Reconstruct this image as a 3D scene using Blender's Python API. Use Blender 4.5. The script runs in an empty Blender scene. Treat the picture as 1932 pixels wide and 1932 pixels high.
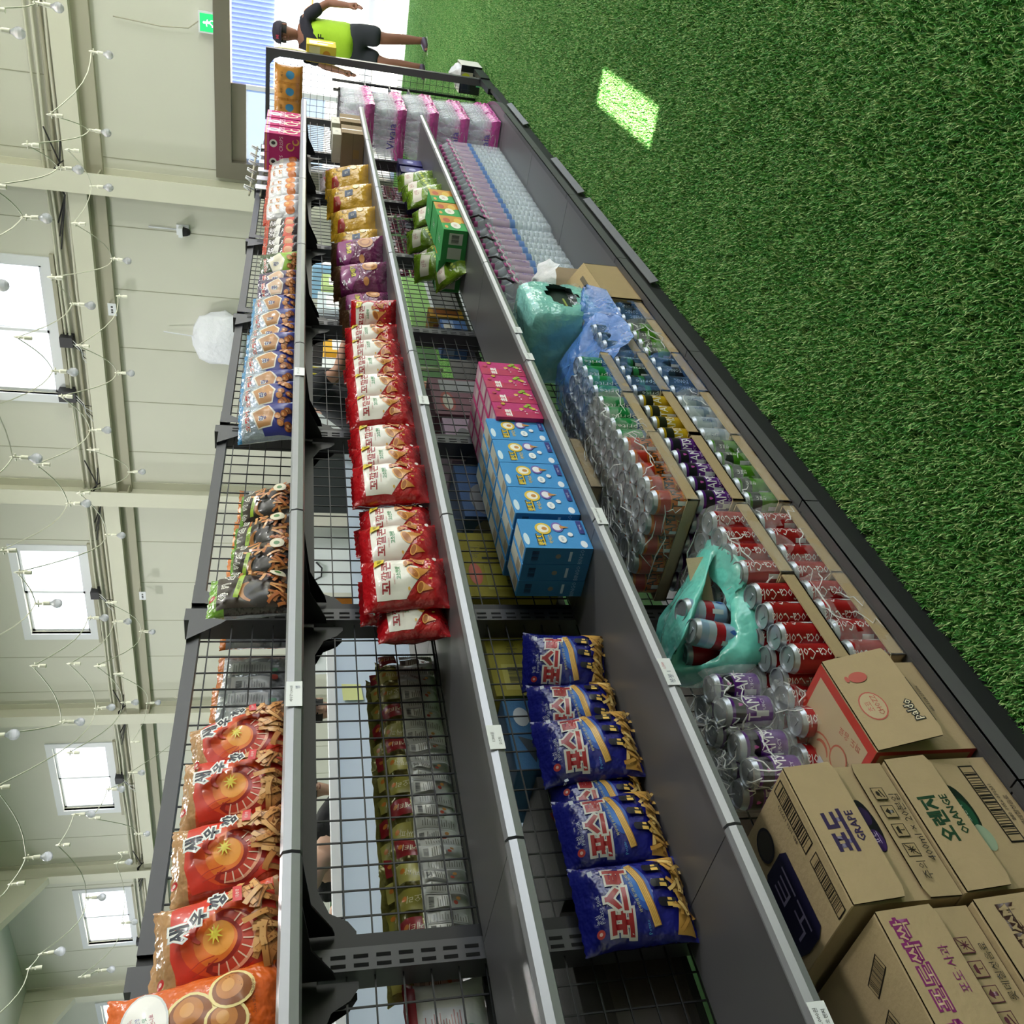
import bpy, math, random
from mathutils import Vector, Matrix, noise
random.seed(7)
R = math.radians
S = bpy.context.scene
COL = S.collection
# ---------------------------------------------------------------- camera (held on its side)
CH = 1.44
cam_d = bpy.data.cameras.new('camera'); cam = bpy.data.objects.new('camera', cam_d); COL.objects.link(cam)
yaw, pitch, roll, FPX = 0.6165, 0.2464, -0.0298, 1676.3
fw = Vector((math.cos(yaw)*math.cos(pitch), math.sin(yaw)*math.cos(pitch), -math.sin(pitch)))
lf = Vector((-math.sin(yaw), math.cos(yaw), 0)); up = fw.cross(lf)
L_ = lf*math.cos(roll) + up*math.sin(roll); U_ = -lf*math.sin(roll) + up*math.cos(roll)
M = Matrix((-U_, -L_, -fw)).transposed().to_4x4(); M.translation = (0, 0, CH)
cam.matrix_world = M
cam_d.sensor_width = 36; cam_d.sensor_fit = 'HORIZONTAL'; cam_d.lens = FPX/1932*36; cam_d.clip_start = .05; cam_d.clip_end = 300
S.camera = cam
# ---------------------------------------------------------------- world, sun, exposure
W = bpy.data.worlds.new('daylight'); S.world = W; W.use_nodes = True
bg = W.node_tree.nodes['Background']; bg.inputs[0].default_value = (.86, .94, 1, 1); bg.inputs[1].default_value = 3.0
sd = bpy.data.lights.new('sun', 'SUN'); sd.energy = 34; sd.angle = R(.25); sd.color = (1, .96, .88)
sun = bpy.data.objects.new('sun', sd); COL.objects.link(sun)
SUN_DIR = Vector((.12, .16, -1)).normalized()
sun.rotation_euler = SUN_DIR.to_track_quat('-Z', 'Y').to_euler()
def area(name, loc, dirv, sx, sy, e, col=(1, 1, 1)):
    d = bpy.data.lights.new(name, 'AREA'); d.shape = 'RECTANGLE'; d.size = sx; d.size_y = sy; d.energy = e; d.color = col
    o = bpy.data.objects.new(name, d); COL.objects.link(o); o.location = loc
    o.rotation_euler = Vector(dirv).to_track_quat('-Z', 'Y').to_euler(); return o
for _x, _y, _e in ((3.2, -5, 120), (7, -4.5, 340), (10.5, -4, 110), (8, 1.5, 90), (5, 6, 230), (9, 10, 210), (5, 12, 200), (8, 17, 330), (8.5, 24, 380)):   # fill lights added under the roof to brighten the hall, no fixtures seen
    area('added_fill_light', (_x, _y, 7.6), (0, 0, -1), .7, .7, _e, (1, .985, .95))
S.view_settings.view_transform = 'Standard'; S.view_settings.look = 'None'; S.view_settings.gamma = 1
S.view_settings.use_curve_mapping = False; S.view_settings.exposure = 0.3
S.cycles.max_bounces = 8; S.cycles.diffuse_bounces = 5; S.cycles.glossy_bounces = 3; S.cycles.transparent_max_bounces = 14
S.cycles.transmission_bounces = 4; S.cycles.sample_clamp_indirect = 4
S.cycles.caustics_reflective = False; S.cycles.caustics_refractive = False
# ---------------------------------------------------------------- materials
MATS = {}
def rgb(h):
    if isinstance(h, str):
        c = [int(h[i:i+2], 16)/255 for i in (0, 2, 4)]
        return tuple(x/12.92 if x <= .04045 else ((x+.055)/1.055)**2.4 for x in c)
    return h
def mat(name, col, rough=.5, metal=0, alpha=1, bump=0, bscale=40, noise_amt=0, nscale=8, emit=0, coat=0, trans=0, spec=.5):
    if name in MATS: return MATS[name]
    m = bpy.data.materials.new(name); m.use_nodes = True; nt = m.node_tree; b = nt.nodes['Principled BSDF']
    c = rgb(col); b.inputs['Base Color'].default_value = (*c, 1); b.inputs['Roughness'].default_value = rough
    b.inputs['Metallic'].default_value = metal; b.inputs['Alpha'].default_value = alpha
    b.inputs['Coat Weight'].default_value = coat; b.inputs['Coat Roughness'].default_value = .12
    b.inputs['Specular IOR Level'].default_value = spec
    b.inputs['Transmission Weight'].default_value = trans
    if emit: b.inputs['Emission Color'].default_value = (*c, 1); b.inputs['Emission Strength'].default_value = emit
    if noise_amt or bump:
        tc = nt.nodes.new('ShaderNodeTexCoord')
    if noise_amt:
        n = nt.nodes.new('ShaderNodeTexNoise'); n.inputs['Scale'].default_value = nscale; n.inputs['Detail'].default_value = 6
        nt.links.new(tc.outputs['Object'], n.inputs['Vector'])
        mx = nt.nodes.new('ShaderNodeMix'); mx.data_type = 'RGBA'
        mx.inputs['A'].default_value = (*[x*(1-noise_amt) for x in c], 1); mx.inputs['B'].default_value = (*[min(1, x*(1+noise_amt)) for x in c], 1)
        nt.links.new(n.outputs['Fac'], mx.inputs['Factor']); nt.links.new(mx.outputs['Result'], b.inputs['Base Color'])
    if bump:
        n2 = nt.nodes.new('ShaderNodeTexNoise'); n2.inputs['Scale'].default_value = bscale; n2.inputs['Detail'].default_value = 3
        nt.links.new(tc.outputs['Object'], n2.inputs['Vector'])
        bp = nt.nodes.new('ShaderNodeBump'); bp.inputs['Strength'].default_value = bump; bp.inputs['Distance'].default_value = .02
        nt.links.new(n2.outputs['Fac'], bp.inputs['Height']); nt.links.new(bp.outputs['Normal'], b.inputs['Normal'])
        if coat: nt.links.new(bp.outputs['Normal'], b.inputs['Coat Normal'])
    MATS[name] = m; return m
def foil(name, col, **k):            # printed snack film: glossy and slightly crumpled
    return mat('foil_'+name, col, rough=.26, bump=.6, bscale=24, coat=.6, **k)
def ink(col):                        # flat print
    n = 'ink_'+(col if isinstance(col, str) else '%.2f_%.2f_%.2f' % col)
    return mat(n, col, rough=.38, coat=.25)
def film(name, col=(.9, .93, .95), alpha=.2, rough=.1, bump=1.0, bscale=22):   # clear shrink film: thin, with milky creases and sharp glints
    m = mat('film_'+name, col, rough=rough, alpha=alpha, bump=bump, bscale=bscale, spec=.9, coat=.4); nt = m.node_tree; b = nt.nodes['Principled BSDF']
    tc = nt.nodes.new('ShaderNodeTexCoord'); n = nt.nodes.new('ShaderNodeTexNoise'); n.noise_type = 'RIDGED_MULTIFRACTAL'; n.inputs['Scale'].default_value = 9; n.inputs['Detail'].default_value = 2
    cr = nt.nodes.new('ShaderNodeMapRange'); cr.inputs['From Min'].default_value = .55; cr.inputs['From Max'].default_value = 1.5; cr.inputs['To Min'].default_value = alpha*.55; cr.inputs['To Max'].default_value = min(.8, alpha*3.6)
    nt.links.new(tc.outputs['Object'], n.inputs['Vector']); nt.links.new(n.outputs['Fac'], cr.inputs['Value']); nt.links.new(cr.outputs['Result'], b.inputs['Alpha']); return m
def card(name, col): return mat('card_'+name, col, rough=.8, noise_amt=.06, nscale=30, bump=.08, bscale=120)
# ---------------------------------------------------------------- mesh builder
TEXT = {}
def text2d(s, off=0.0):
    key = (s, off)
    if key not in TEXT:
        c = bpy.data.curves.new('t', 'FONT'); c.body = s; c.size = 1; c.resolution_u = 1; c.offset = off; c.fill_mode = 'FRONT'
        o = bpy.data.objects.new('t', c); COL.objects.link(o); bpy.context.view_layer.update()
        m = o.to_mesh(); m.calc_loop_triangles()
        v = [(p.co.x, p.co.y) for p in m.vertices]; t = [tuple(x.vertices) for x in m.loop_triangles]
        o.to_mesh_clear(); bpy.data.objects.remove(o); bpy.data.curves.remove(c)
        TEXT[key] = (v, t)
    v, t = TEXT[key]
    if (s, 'c') not in TEXT:
        vv = text2d_raw_bounds(v); TEXT[(s, 'c')] = vv
    return v, t, TEXT[(s, 'c')]
def text2d_raw_bounds(v):
    xs = [p[0] for p in v]; ys = [p[1] for p in v]
    return ((min(xs)+max(xs))/2, (min(ys)+max(ys))/2, max(xs)-min(xs), max(ys)-min(ys))
class MB:
    def __init__(s): s.v = []; s.f = []; s.m = []; s.mats = []; s.sm = []
    def mi(s, m):
        if m not in s.mats: s.mats.append(m)
        return s.mats.index(m)
    def add(s, vs, fs, m, smooth=False):
        b = len(s.v); s.v += [tuple(p) for p in vs]; k = s.mi(m)
        for f in fs: s.f.append(tuple(i+b for i in f)); s.m.append(k); s.sm.append(smooth)
    def box(s, a, b, m, mtx=None, bev=0):
        x0, y0, z0 = a; x1, y1, z1 = b
        vs = [Vector((x, y, z)) for z in (z0, z1) for (x, y) in ((x0, y0), (x1, y0), (x1, y1), (x0, y1))]
        if mtx is not None: vs = [mtx @ v for v in vs]
        s.add(vs, [(3, 2, 1, 0), (4, 5, 6, 7), (0, 1, 5, 4), (1, 2, 6, 5), (2, 3, 7, 6), (3, 0, 4, 7)], m)
    def tube(s, pts, r, m, n=6, cap=True):
        pts = [Vector(p) for p in pts]; rings = []
        rr = r if isinstance(r, (list, tuple)) else [r]*len(pts)
        for i, p in enumerate(pts):
            d = (pts[min(i+1, len(pts)-1)] - pts[max(i-1, 0)]).normalized()
            a = d.orthogonal().normalized() if i == 0 else (rings_a - d*rings_a.dot(d)).normalized()
            rings_a = a; b = d.cross(a)
            rings.append([p + (a*math.cos(2*math.pi*k/n) + b*math.sin(2*math.pi*k/n))*rr[i] for k in range(n)])
        vs = [q for ring in rings for q in ring]
        fs = [(i*n+k, i*n+(k+1) % n, (i+1)*n+(k+1) % n, (i+1)*n+k) for i in range(len(pts)-1) for k in range(n)]
        if cap: fs += [tuple(range(n-1, -1, -1)), tuple((len(pts)-1)*n+k for k in range(n))]
        s.add(vs, fs, m, n > 4)
    def lathe(s, prof, m, n=16, mtx=None, ms=None, smooth=True, sq=0):   # prof: (r, z); ms: material per band
        vs = []
        for r, z in prof:
            for k in range(n):
                a = 2*math.pi*k/n; q = 1
                if sq: q = min(1/max(abs(math.cos(a)), 1e-6), 1/max(abs(math.sin(a)), 1e-6)); q = 1+(q-1)*sq
                v = Vector((r*q*math.cos(a), r*q*math.sin(a), z)); vs.append(mtx @ v if mtx is not None else v)
        for i in range(len(prof)-1):
            mm = ms[i] if ms else m
            s.add(vs[i*n:(i+2)*n], [(k, (k+1) % n, n+(k+1) % n, n+k) for k in range(n)], mm, smooth)
        if prof[-1][0] > 1e-5: s.add(vs[-n:], [tuple(range(n))], ms[-1] if ms else m)
        if prof[0][0] > 1e-5: s.add(vs[:n], [tuple(range(n-1, -1, -1))], ms[0] if ms else m)
    def decal(s, vs, tris, m, fn, maxe=None):     # 2-D triangles laid onto a surface fn(u, v)
        vs = [tuple(v) for v in vs]; out = list(tris)
        if maxe:
            st = list(tris); out = []; cache = {}
            while st:
                t = st.pop(); e = [((vs[t[i]][0]-vs[t[(i+1) % 3]][0])**2 + (vs[t[i]][1]-vs[t[(i+1) % 3]][1])**2, i) for i in range(3)]
                L, i = max(e)
                if L <= maxe*maxe: out.append(t); continue
                a, b, c = t[i], t[(i+1) % 3], t[(i+2) % 3]; key = (min(a, b), max(a, b))
                if key not in cache:
                    vs.append(((vs[a][0]+vs[b][0])/2, (vs[a][1]+vs[b][1])/2)); cache[key] = len(vs)-1
                mm = cache[key]; st += [(a, mm, c), (mm, b, c)]
        s.add([fn(*v) for v in vs], out, m, True)
    def build(s, name, parent=None, link=True):
        me = bpy.data.meshes.new(name); me.from_pydata(s.v, [], s.f)
        for m in s.mats: me.materials.append(m)
        me.polygons.foreach_set('material_index', s.m); me.polygons.foreach_set('use_smooth', s.sm); me.update()
        return obj(name, me, parent)
def obj(name, me, parent=None):
    o = bpy.data.objects.new(name, me); COL.objects.link(o)
    if parent: o.parent = parent
    return o
def tag(o, label, cat, group=None, kind=None):
    if label: o['label'] = label
    if cat: o['category'] = cat
    if group: o['group'] = group
    if kind: o['kind'] = kind
    return o
def thing(name, label, cat, loc=(0, 0, 0), rz=0, group=None):
    o = bpy.data.objects.new(name, None); COL.objects.link(o); o.empty_display_size = .05
    o.location = loc; o.rotation_euler = (0, 0, rz); return tag(o, label, cat, group)
def struct(o): o['kind'] = 'structure'; return o
def dup(src, loc=None, rot=None, label=None, sc=None):
    c = src.copy(); COL.objects.link(c)
    if loc is not None: c.location = loc
    if rot is not None: c.rotation_euler = rot
    if sc is not None: c.scale = sc
    if label: c['label'] = label
    for ch in src.children:
        d = ch.copy(); COL.objects.link(d); d.parent = c
        for g in ch.children:
            e = g.copy(); COL.objects.link(e); e.parent = d
    return c
ORD = ['first', 'second', 'third', 'fourth', 'fifth', 'sixth', 'seventh', 'eighth', 'ninth', 'tenth', 'eleventh', 'twelfth', 'thirteenth', 'fourteenth', 'fifteenth', 'sixteenth', 'seventeenth', 'eighteenth', 'nineteenth', 'twentieth']
# -- 2-D print designs: each item is laid on a surface fn(u, v, lift) in metres
def ell(cx, cy, rx, ry, n=20, rot=0):
    vs = [(cx, cy)]; c, s_ = math.cos(rot), math.sin(rot)
    for k in range(n):
        a = 2*math.pi*k/n; x, y = rx*math.cos(a), ry*math.sin(a); vs.append((cx+x*c-y*s_, cy+x*s_+y*c))
    return vs, [(0, k+1, (k+1) % n+1) for k in range(n)]
def poly(pts):
    from mathutils.geometry import tessellate_polygon
    t = tessellate_polygon([[Vector((x, y, 0)) for x, y in pts]]); out = []
    for a, b, c in t:
        A, B, C_ = pts[a], pts[b], pts[c]
        out.append((a, b, c) if (B[0]-A[0])*(C_[1]-A[1])-(B[1]-A[1])*(C_[0]-A[0]) > 0 else (a, c, b))
    return list(pts), out
def rect(x0, y0, x1, y1): return [(x0, y0), (x1, y0), (x1, y1), (x0, y1)], [(0, 1, 2), (0, 2, 3)]
def stroke(pts, w):
    vs = []; n = len(pts)
    for i in range(n):
        a, b = pts[max(0, i-1)], pts[min(n-1, i+1)]; dx, dy = b[0]-a[0], b[1]-a[1]; l = math.hypot(dx, dy) or 1
        ww = w[i] if isinstance(w, (list, tuple)) else w
        vs += [(pts[i][0]-dy/l*ww/2, pts[i][1]+dx/l*ww/2), (pts[i][0]+dy/l*ww/2, pts[i][1]-dx/l*ww/2)]
    return vs, [t for i in range(n-1) for t in ((2*i, 2*i+1, 2*i+3), (2*i, 2*i+3, 2*i+2))]
def text(s, cx, cy, h, rot=0, off=0, wide=None, skew=0):
    v, t, (bx, by, bw, bh) = text2d(s, off); k = h/bh; kx = wide/bw if wide else k; c, s_ = math.cos(rot), math.sin(rot); out = []
    for x, y in v:
        X, Y = (x-bx)*kx, (y-by)*k; X += Y*skew; out.append((cx+X*c-Y*s_, cy+X*s_+Y*c))
    return out, t
def barcode(cx, cy, w, h, rot=0, seed=1):
    rnd = random.Random(seed); x = -w/2; vs = []; ts = []; c, s_ = math.cos(rot), math.sin(rot)
    while x < w/2-.001:
        bw = w*rnd.choice((.012, .02, .035)); b = len(vs)
        for X, Y in ((x, -h/2), (x+bw, -h/2), (x+bw, h/2), (x, h/2)): vs.append((cx+X*c-Y*s_, cy+X*s_+Y*c))
        ts += [(b, b+1, b+2), (b, b+2, b+3)]; x += bw+w*rnd.choice((.012, .022, .03))
    return vs, ts
def outline(s, cx, cy, h, c_in, c_out, rot=0, off=.07, wide=None, skew=0):
    o = TEXT and None
    vi = text(s, cx, cy, h, rot, 0, wide, skew); vo = text(s, cx, cy, h, rot, off, wide, skew)
    # keep the outline glyph centred by using the same scale
    return [(vo, c_out), (vi, c_in)]
def ctext(s, cx, cy, h, col, rot=0, wide=None, skew=0, off=0): return [(text(s, cx, cy, h, rot, off, wide, skew), col)]
def put(mb, design, fn, base=.0006, step=.00035, maxe=.02):
    for i, (sh, col) in enumerate(design):
        l = base+step*i
        mb.decal(sh[0], sh[1], ink(col) if not isinstance(col, bpy.types.Material) else col, lambda u, v, l=l: fn(u, v, l), maxe)
def plane(origin, ux, uy):
    o, a, b = Vector(origin), Vector(ux), Vector(uy); n = a.cross(b).normalized()
    return lambda u, v, l=0: o+a*u+b*v+n*l
PX = lambda i: .839+.9*i
YB, YF = 1.5835, 1.2515
RAIL = (1.4375, 1.082, .690)
DECK = .115
# ================================================================ THE SETTING
WX = 14.2; CEIL = 8.1
m_wall = mat('cream_panel', 'cdcdc2', rough=.55, noise_amt=.03, nscale=1.5)
m_steelw = mat('cream_steel', 'd2d1c2', rough=.45, noise_amt=.03, nscale=3)
m_grey = mat('grey_band', 'a9a694', rough=.5)
m_inox = mat('brushed_steel', '9c968c', rough=.28, metal=.85, noise_amt=.05, nscale=4)
m_alu = mat('white_sash', 'dfe2ea', rough=.35)
m_pane = mat('pane_glass', (.9, .95, 1), rough=.02, alpha=.1)
m_dark = mat('dark_void', '17171a', rough=.7)
def wall_with_holes(mb, axis, pos, th, u0, u1, z0, z1, holes, m, seam=0):
    us = sorted({u0, u1, *[h[0] for h in holes], *[h[1] for h in holes]}); zs = sorted({z0, z1, *[h[2] for h in holes], *[h[3] for h in holes]})
    for i in range(len(us)-1):
        for j in range(len(zs)-1):
            cu, cz = (us[i]+us[i+1])/2, (zs[j]+zs[j+1])/2
            if any(h[0] < cu < h[1] and h[2] < cz < h[3] for h in holes): continue
            if axis == 'x': mb.box((pos, us[i], zs[j]), (pos+th, us[i+1], zs[j+1]), m)
            else: mb.box((us[i], pos, zs[j]), (us[i+1], pos+th, zs[j+1]), m)
WINS = [(5.72, 7.95, 5.2, 6.25), (11.25, 13.35, 5.2, 6.28), (16.75, 18.95, 5.2, 6.3), (22.3, 24.75, 5.2, 6.32), (28.0, 30.2, 5.2, 6.3)]
DOOR = (-6.5, 3.9, 0, 2.42)
mb = MB(); wall_with_holes(mb, 'x', WX, .15, -9, 40, 0, CEIL, [DOOR]+WINS, m_wall); w_far = struct(mb.build('wall_far'))
# panel seams on the far wall, each a recessed line
m_seam = mat('seam', '9d9d8a', rough=.7); mb = MB()
y = -1.0
while y < 36:
    if not (DOOR[0] < y < DOOR[1]): mb.box((WX-.004, y-.006, 0), (WX+.001, y+.006, 4.3), m_seam)
    if not any(a-.15 < y < b+.15 for a, b, _, _ in WINS): mb.box((WX-.004, y-.006, 4.8), (WX+.001, y+.006, CEIL), m_seam)
    y += 1.0
o = mb.build('panel_seam', w_far); o['kind'] = 'stuff'
mb = MB(); wall_with_holes(mb, 'y', -7.15, .15, -6, WX+.1, 0, CEIL, [(4.5, 13.2, 0, 5.2)], m_wall); struct(mb.build('wall_right'))
mb = MB(); mb.box((-6.15, -7, 0), (-6, 40, CEIL), m_wall); struct(mb.build('wall_rear'))
mb = MB(); wall_with_holes(mb, 'y', 40, .15, -6, WX+.1, 0, CEIL, [(-3, 12, .8, 6)], m_wall); struct(mb.build('wall_left'))
# ceiling with an unseen slot added to throw the bright strip on the turf
k = CEIL/(-SUN_DIR.z); sx, sy = -SUN_DIR.x*k, -SUN_DIR.y*k
SL = (3.74+sx, 4.60+sx, .60+sy, .755+sy)
m_ceil = mat('ceiling_panel', 'd2d6d4', rough=.7, noise_amt=.03, nscale=1)
mb = MB()
xs = [-6.1, SL[0], SL[1], WX+.1]; ys = [-7.1, SL[2], SL[3], 40.1]
for i in range(3):
    for j in range(3):
        if i == 1 and j == 1: continue
        mb.box((xs[i], ys[j], CEIL), (xs[i+1], ys[j+1], CEIL+.02), m_ceil)
struct(mb.build('ceiling'))
# floor slab under the turf, and the ground outside
mb = MB(); mb.box((-6, -7, -.2), (WX, 40, -.004), mat('turf_backing', '2c5222', rough=1, noise_amt=.3, nscale=20)); struct(mb.build('floor'))
mb = MB(); mb.box((WX, -30, -.25), (60, 60, -.03), mat('outside_concrete', 'c2c0b2', rough=.8)); struct(mb.build('ground_outside'))
mb = MB(); mb.box((-6, -40, -.25), (WX, -7.15, -.03), mat('outside_concrete', 'c2c0b2', rough=.8)); struct(mb.build('ground_outside'))
# windows: frame, two sashes, panes
def window(n, y0, y1, z0, z1):
    r = thing('window_%d' % n, None, None, (WX, (y0+y1)/2, z0)); struct(r); W2 = (y1-y0)/2; hh = z1-z0
    mb = MB()
    for a, b in (((-.03, -W2-.14, -.14), (.05, W2+.14, 0)), ((-.03, -W2-.14, hh), (.05, W2+.14, hh+.14)), ((-.03, -W2-.14, 0), (.05, -W2, hh)), ((-.03, W2, 0), (.05, W2+.14, hh))): mb.box(a, b, m_alu)
    mb.box((-.06, -W2-.2, -.2), (-.0, W2+.2, -.14), m_grey)
    mb.build('window_frame', r)
    for s in (-1, 1):
        mb = MB(); a, b = (-W2, .03) if s < 0 else (-.03, W2); x = .06 if s < 0 else .1
        mb.box((x-.02, a, 0), (x+.02, a+.05, hh), m_alu); mb.box((x-.02, b-.05, 0), (x+.02, b, hh), m_alu)
        mb.box((x-.02, a, 0), (x+.02, b, .05), m_alu); mb.box((x-.02, a, hh-.05), (x+.02, b, hh), m_alu)
        sash = mb.build('sash', r); mb = MB(); mb.box((x-.003, a+.05, .05), (x+.003, b-.05, hh-.05), m_pane); mb.build('pane', sash)
for i, w in enumerate(WINS): window(i+1, *w)
# steel columns on the far wall
for i, yc in enumerate((4.30, 9.80, 15.50, 21.15, 26.9, 32.6)):
    mb = MB(); mb.box((WX-.36, yc-.15, 0), (WX-.345, yc+.15, CEIL), m_steelw); mb.box((WX-.345, yc-.008, 0), (WX-.015, yc+.008, CEIL), m_steelw)
    mb.box((WX-.015, yc-.15, 0), (WX-.001, yc+.15, CEIL), m_steelw)
    mb.box((WX-.345, yc-.14, 4.2), (WX-.015, yc+.14, 4.22), m_grey)
    if yc > 20: mb.add([(WX-.36, yc-.12, CEIL-1.3), (WX-.36, yc+.12, CEIL-1.3), (WX-2.2, yc+.12, CEIL), (WX-2.2, yc-.12, CEIL), (WX-.1, yc-.12, CEIL), (WX-.1, yc+.12, CEIL)], [(0, 1, 2, 3), (0, 3, 4), (1, 5, 2), (0, 4, 5, 1)], m_steelw)
    struct(mb.build('column'))
# wall girt with its darker grey lower channel, and the conduits that run along it
gs = thing('trim_1', None, None, (WX, 0, 4.2)); struct(gs)
mb = MB(); mb.box((-.22, -7, .2), (-.0, 38, .46), m_steelw); mb.box((-.24, -7, .2), (-.215, 38, .27), m_steelw); mb.build('girt_channel', gs)
mb = MB(); mb.box((-.1, -7, -.02), (-.0, 38, .2), m_grey); mb.build('girt_shelf', gs)
random.seed(3)
for k_, (dz, r) in enumerate(((.52, .022), (.60, .03), (.70, .022), (.78, .018))):
    mb = MB(); pts = []; y = -6
    while y < 34: pts.append((-.05-.02*random.random(), y, dz+.02*random.uniform(-1, 1))); y += 1.1
    mb.tube(pts, r, m_steelw if k_ != 1 else m_grey, 5); mb.build('conduit', gs)
for c in (4.3, 9.8, 15.5, 21.15):   # black cable loops beside each column
    mb = MB()
    for q in range(3):
        mb.tube([(-.12, c-.35-.5*q*.3, .30+.2*q), (-.2, c-.2, .52), (-.24, c-.1+.05*q, .62), (-.2, c+.25, .5), (-.1, c+.7+.2*q, .66)], .012, m_dark, 4)
    mb.build('cable', gs)
# stainless door surround
dr = thing('door_1', None, None, (WX, 0, 0)); struct(dr)
mb = MB(); mb.box((-.1, DOOR[0]-.2, 2.40), (.2, 4.08, 2.62), m_inox); mb.build('door_frame', dr)
mb = MB(); mb.box((-.1, 3.84, 0), (.2, 4.08, 2.40), m_inox); mb.build('door_frame', dr)
mb = MB(); mb.box((.02, 2.78, 2.20), (.1, 3.86, 2.40), m_inox); mb.box((.02, 2.78, 0), (.08, 2.84, 2.2), m_alu); mb.build('door_rail', dr)
mb = MB(); mb.box((.04, 2.84, 0), (.05, 3.84, 2.2), mat('sky_tinted_glass', (.30, .48, .74), rough=.03, alpha=.55)); mb.build('pane', dr)  # light blue of the sky behind is put into the pane's tint
# ribbed building outside the door
bd = thing('corrugated_building', 'pale blue ribbed metal building seen outside through the open doorway', 'building', (21, -2, 0))
m_rib = mat('ribbed_cladding', '5d6ea6', rough=.5); mb = MB(); y = -10.0; pts = []
while y < 6.2: pts += [(0, y), (0, y+.035), (-.03, y+.045), (-.03, y+.07)]; y += .085
vs = [(x, y, z) for x, y in pts for z in (2.0, 7.5)]
mb.add(vs, [(2*i+2, 2*i+3, 2*i+1, 2*i) for i in range(len(pts)-1)], m_rib); mb.box((.01, -10, 2.0), (4, 6.2, 7.5), m_rib); mb.build('ribbed_cladding', bd)
mb = MB(); mb.box((-.1, -10, 1.92), (.1, 6.2, 2.0), m_alu); mb.build('lintel', bd)
mb = MB()
for k_ in range(8): mb.add([(0, -1.2+k_*.4, 0), (0, -.8+k_*.4, 0), (1.3, -.8+k_*.4, .62), (1.3, -1.2+k_*.4, .62), (0, -1.2+k_*.4, -.03), (0, -.8+k_*.4, -.03)], [(0, 1, 2, 3), (4, 5, 1, 0)], mat('canopy_orange', 'b8653c', rough=.7) if k_ % 3 else mat('canopy_white', 'fff3e4', rough=.7))
for x, y in ((0, -1.2), (0, 2.0)): mb.tube([(x, y, -1.3), (x, y, 0)], .02, m_alu, 5)
tag(mb.build('striped_canopy'), 'orange and white striped canopy on poles outside the doorway', 'canopy').location = (18.5, .3, 1.3)
# white rack outside
rk = thing('wire_rack', 'white wire display rack standing outside the doorway behind the person in the lime vest', 'rack', (15.6, .95, 0))
for z in (.35, .7, 1.05, 1.4):
    mb = MB(); mb.box((0, -.6, z), (.4, .5, z+.02), m_alu); mb.build('shelf', rk)
for y in (-.6, .5):
    for x in (0, .4):
        mb = MB(); mb.tube([(x, y, 0), (x, y, 1.6)], .015, m_grey, 5); mb.build('leg', rk)
# exit sign
ex = thing('exit_sign', 'green and white lit exit sign above the doorway', 'sign', (WX-.05, 2.05, 2.69))
mb = MB(); mb.box((-.04, -.13, -.12), (.04, .13, .12), m_alu); mb.build('housing', ex)
mb = MB(); f = plane((-.042, 0, 0), (0, -1, 0), (0, 0, 1))
put(mb, [(rect(-.11, -.1, .11, .1), mat('exit_green', '1fae62', emit=1.2)), (ell(-.0, .045, .016, .016), mat('exit_white', 'e9fff2', emit=1.5)), (stroke([(0, .03), (.005, -.02)], .03), MATS['exit_white']), (stroke([(.005, -.02), (-.03, -.06), (-.05, -.06)], .014), MATS['exit_white']), (stroke([(.005, -.02), (.03, -.045), (.03, -.08)], .014), MATS['exit_white']), (stroke([(-.045, .01), (0, .02), (.04, -.0)], .012), MATS['exit_white'])], f); mb.build('sign_face', ex)
mb = MB(); mb.tube([(-.01, 0, .12), (-.03, .1, .25), (-.02, .13, .6), (0, .1, 1.2)], .008, m_grey, 5); mb.build('cable', ex)
# dome camera
cc = thing('dome_camera', 'small white dome security camera with black eye on the cream wall', 'camera', (WX, 4.95, 3.12))
mb = MB(); mb.box((-.04, -.08, -.08), (0, .08, .1), m_alu); mb.tube([(-.02, 0, .1), (-.02, 0, .5)], .012, m_alu, 5); mb.build('mount', cc)
mb = MB(); mb.lathe([(.0, -.05), (.04, -.04), (.06, 0), (.07, .05), (.07, .07)], m_dark, 12, Matrix.Translation((-.1, 0, -.06))); mb.build('dome', cc)
mb = MB(); mb.box((-.17, -.07, .0), (-.03, .07, .06), m_alu); mb.build('housing', cc)
# speakers / black boxes beside the girt
for i, (y, z, w, d, lab) in enumerate(((6.9, 4.94, .17, .19, 'small black control box with loose wires beside the first window'), (7.88, 5.03, .2, .26, 'larger black rounded loudspeaker on the cream wall beside the first window'), (12.2, 5.0, .17, .15, 'small black control box with loose wires below the second window'), (17.75, 4.99, .2, .17, 'black control box with loose wires below the third window'), (24.6, 5.0, .2, .18, 'black control box half hidden behind a bulb below the fourth window'))):
    t = thing('wall_speaker' if i == 1 else 'control_box', lab, 'speaker' if i == 1 else 'box', (WX-.1, y, z))
    mb = MB(); mb.box((-.09, -w/2, -d/2), (.1, w/2, d/2), mat('black_plastic', '26262c', rough=.5)); mb.build('casing', t)
    mb = MB()
    for q in range(4): mb.tube([(-.06, w*.3-q*.03, -d/2), (-.1, w*.5, -d/2-.06-.02*q), (-.04, w*.8+.05*q, -d/2-.12), (0, w+.1*q, -d/2-.22)], .006, m_alu if q % 2 else m_dark, 4)
    mb.build('wire', t)
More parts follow.
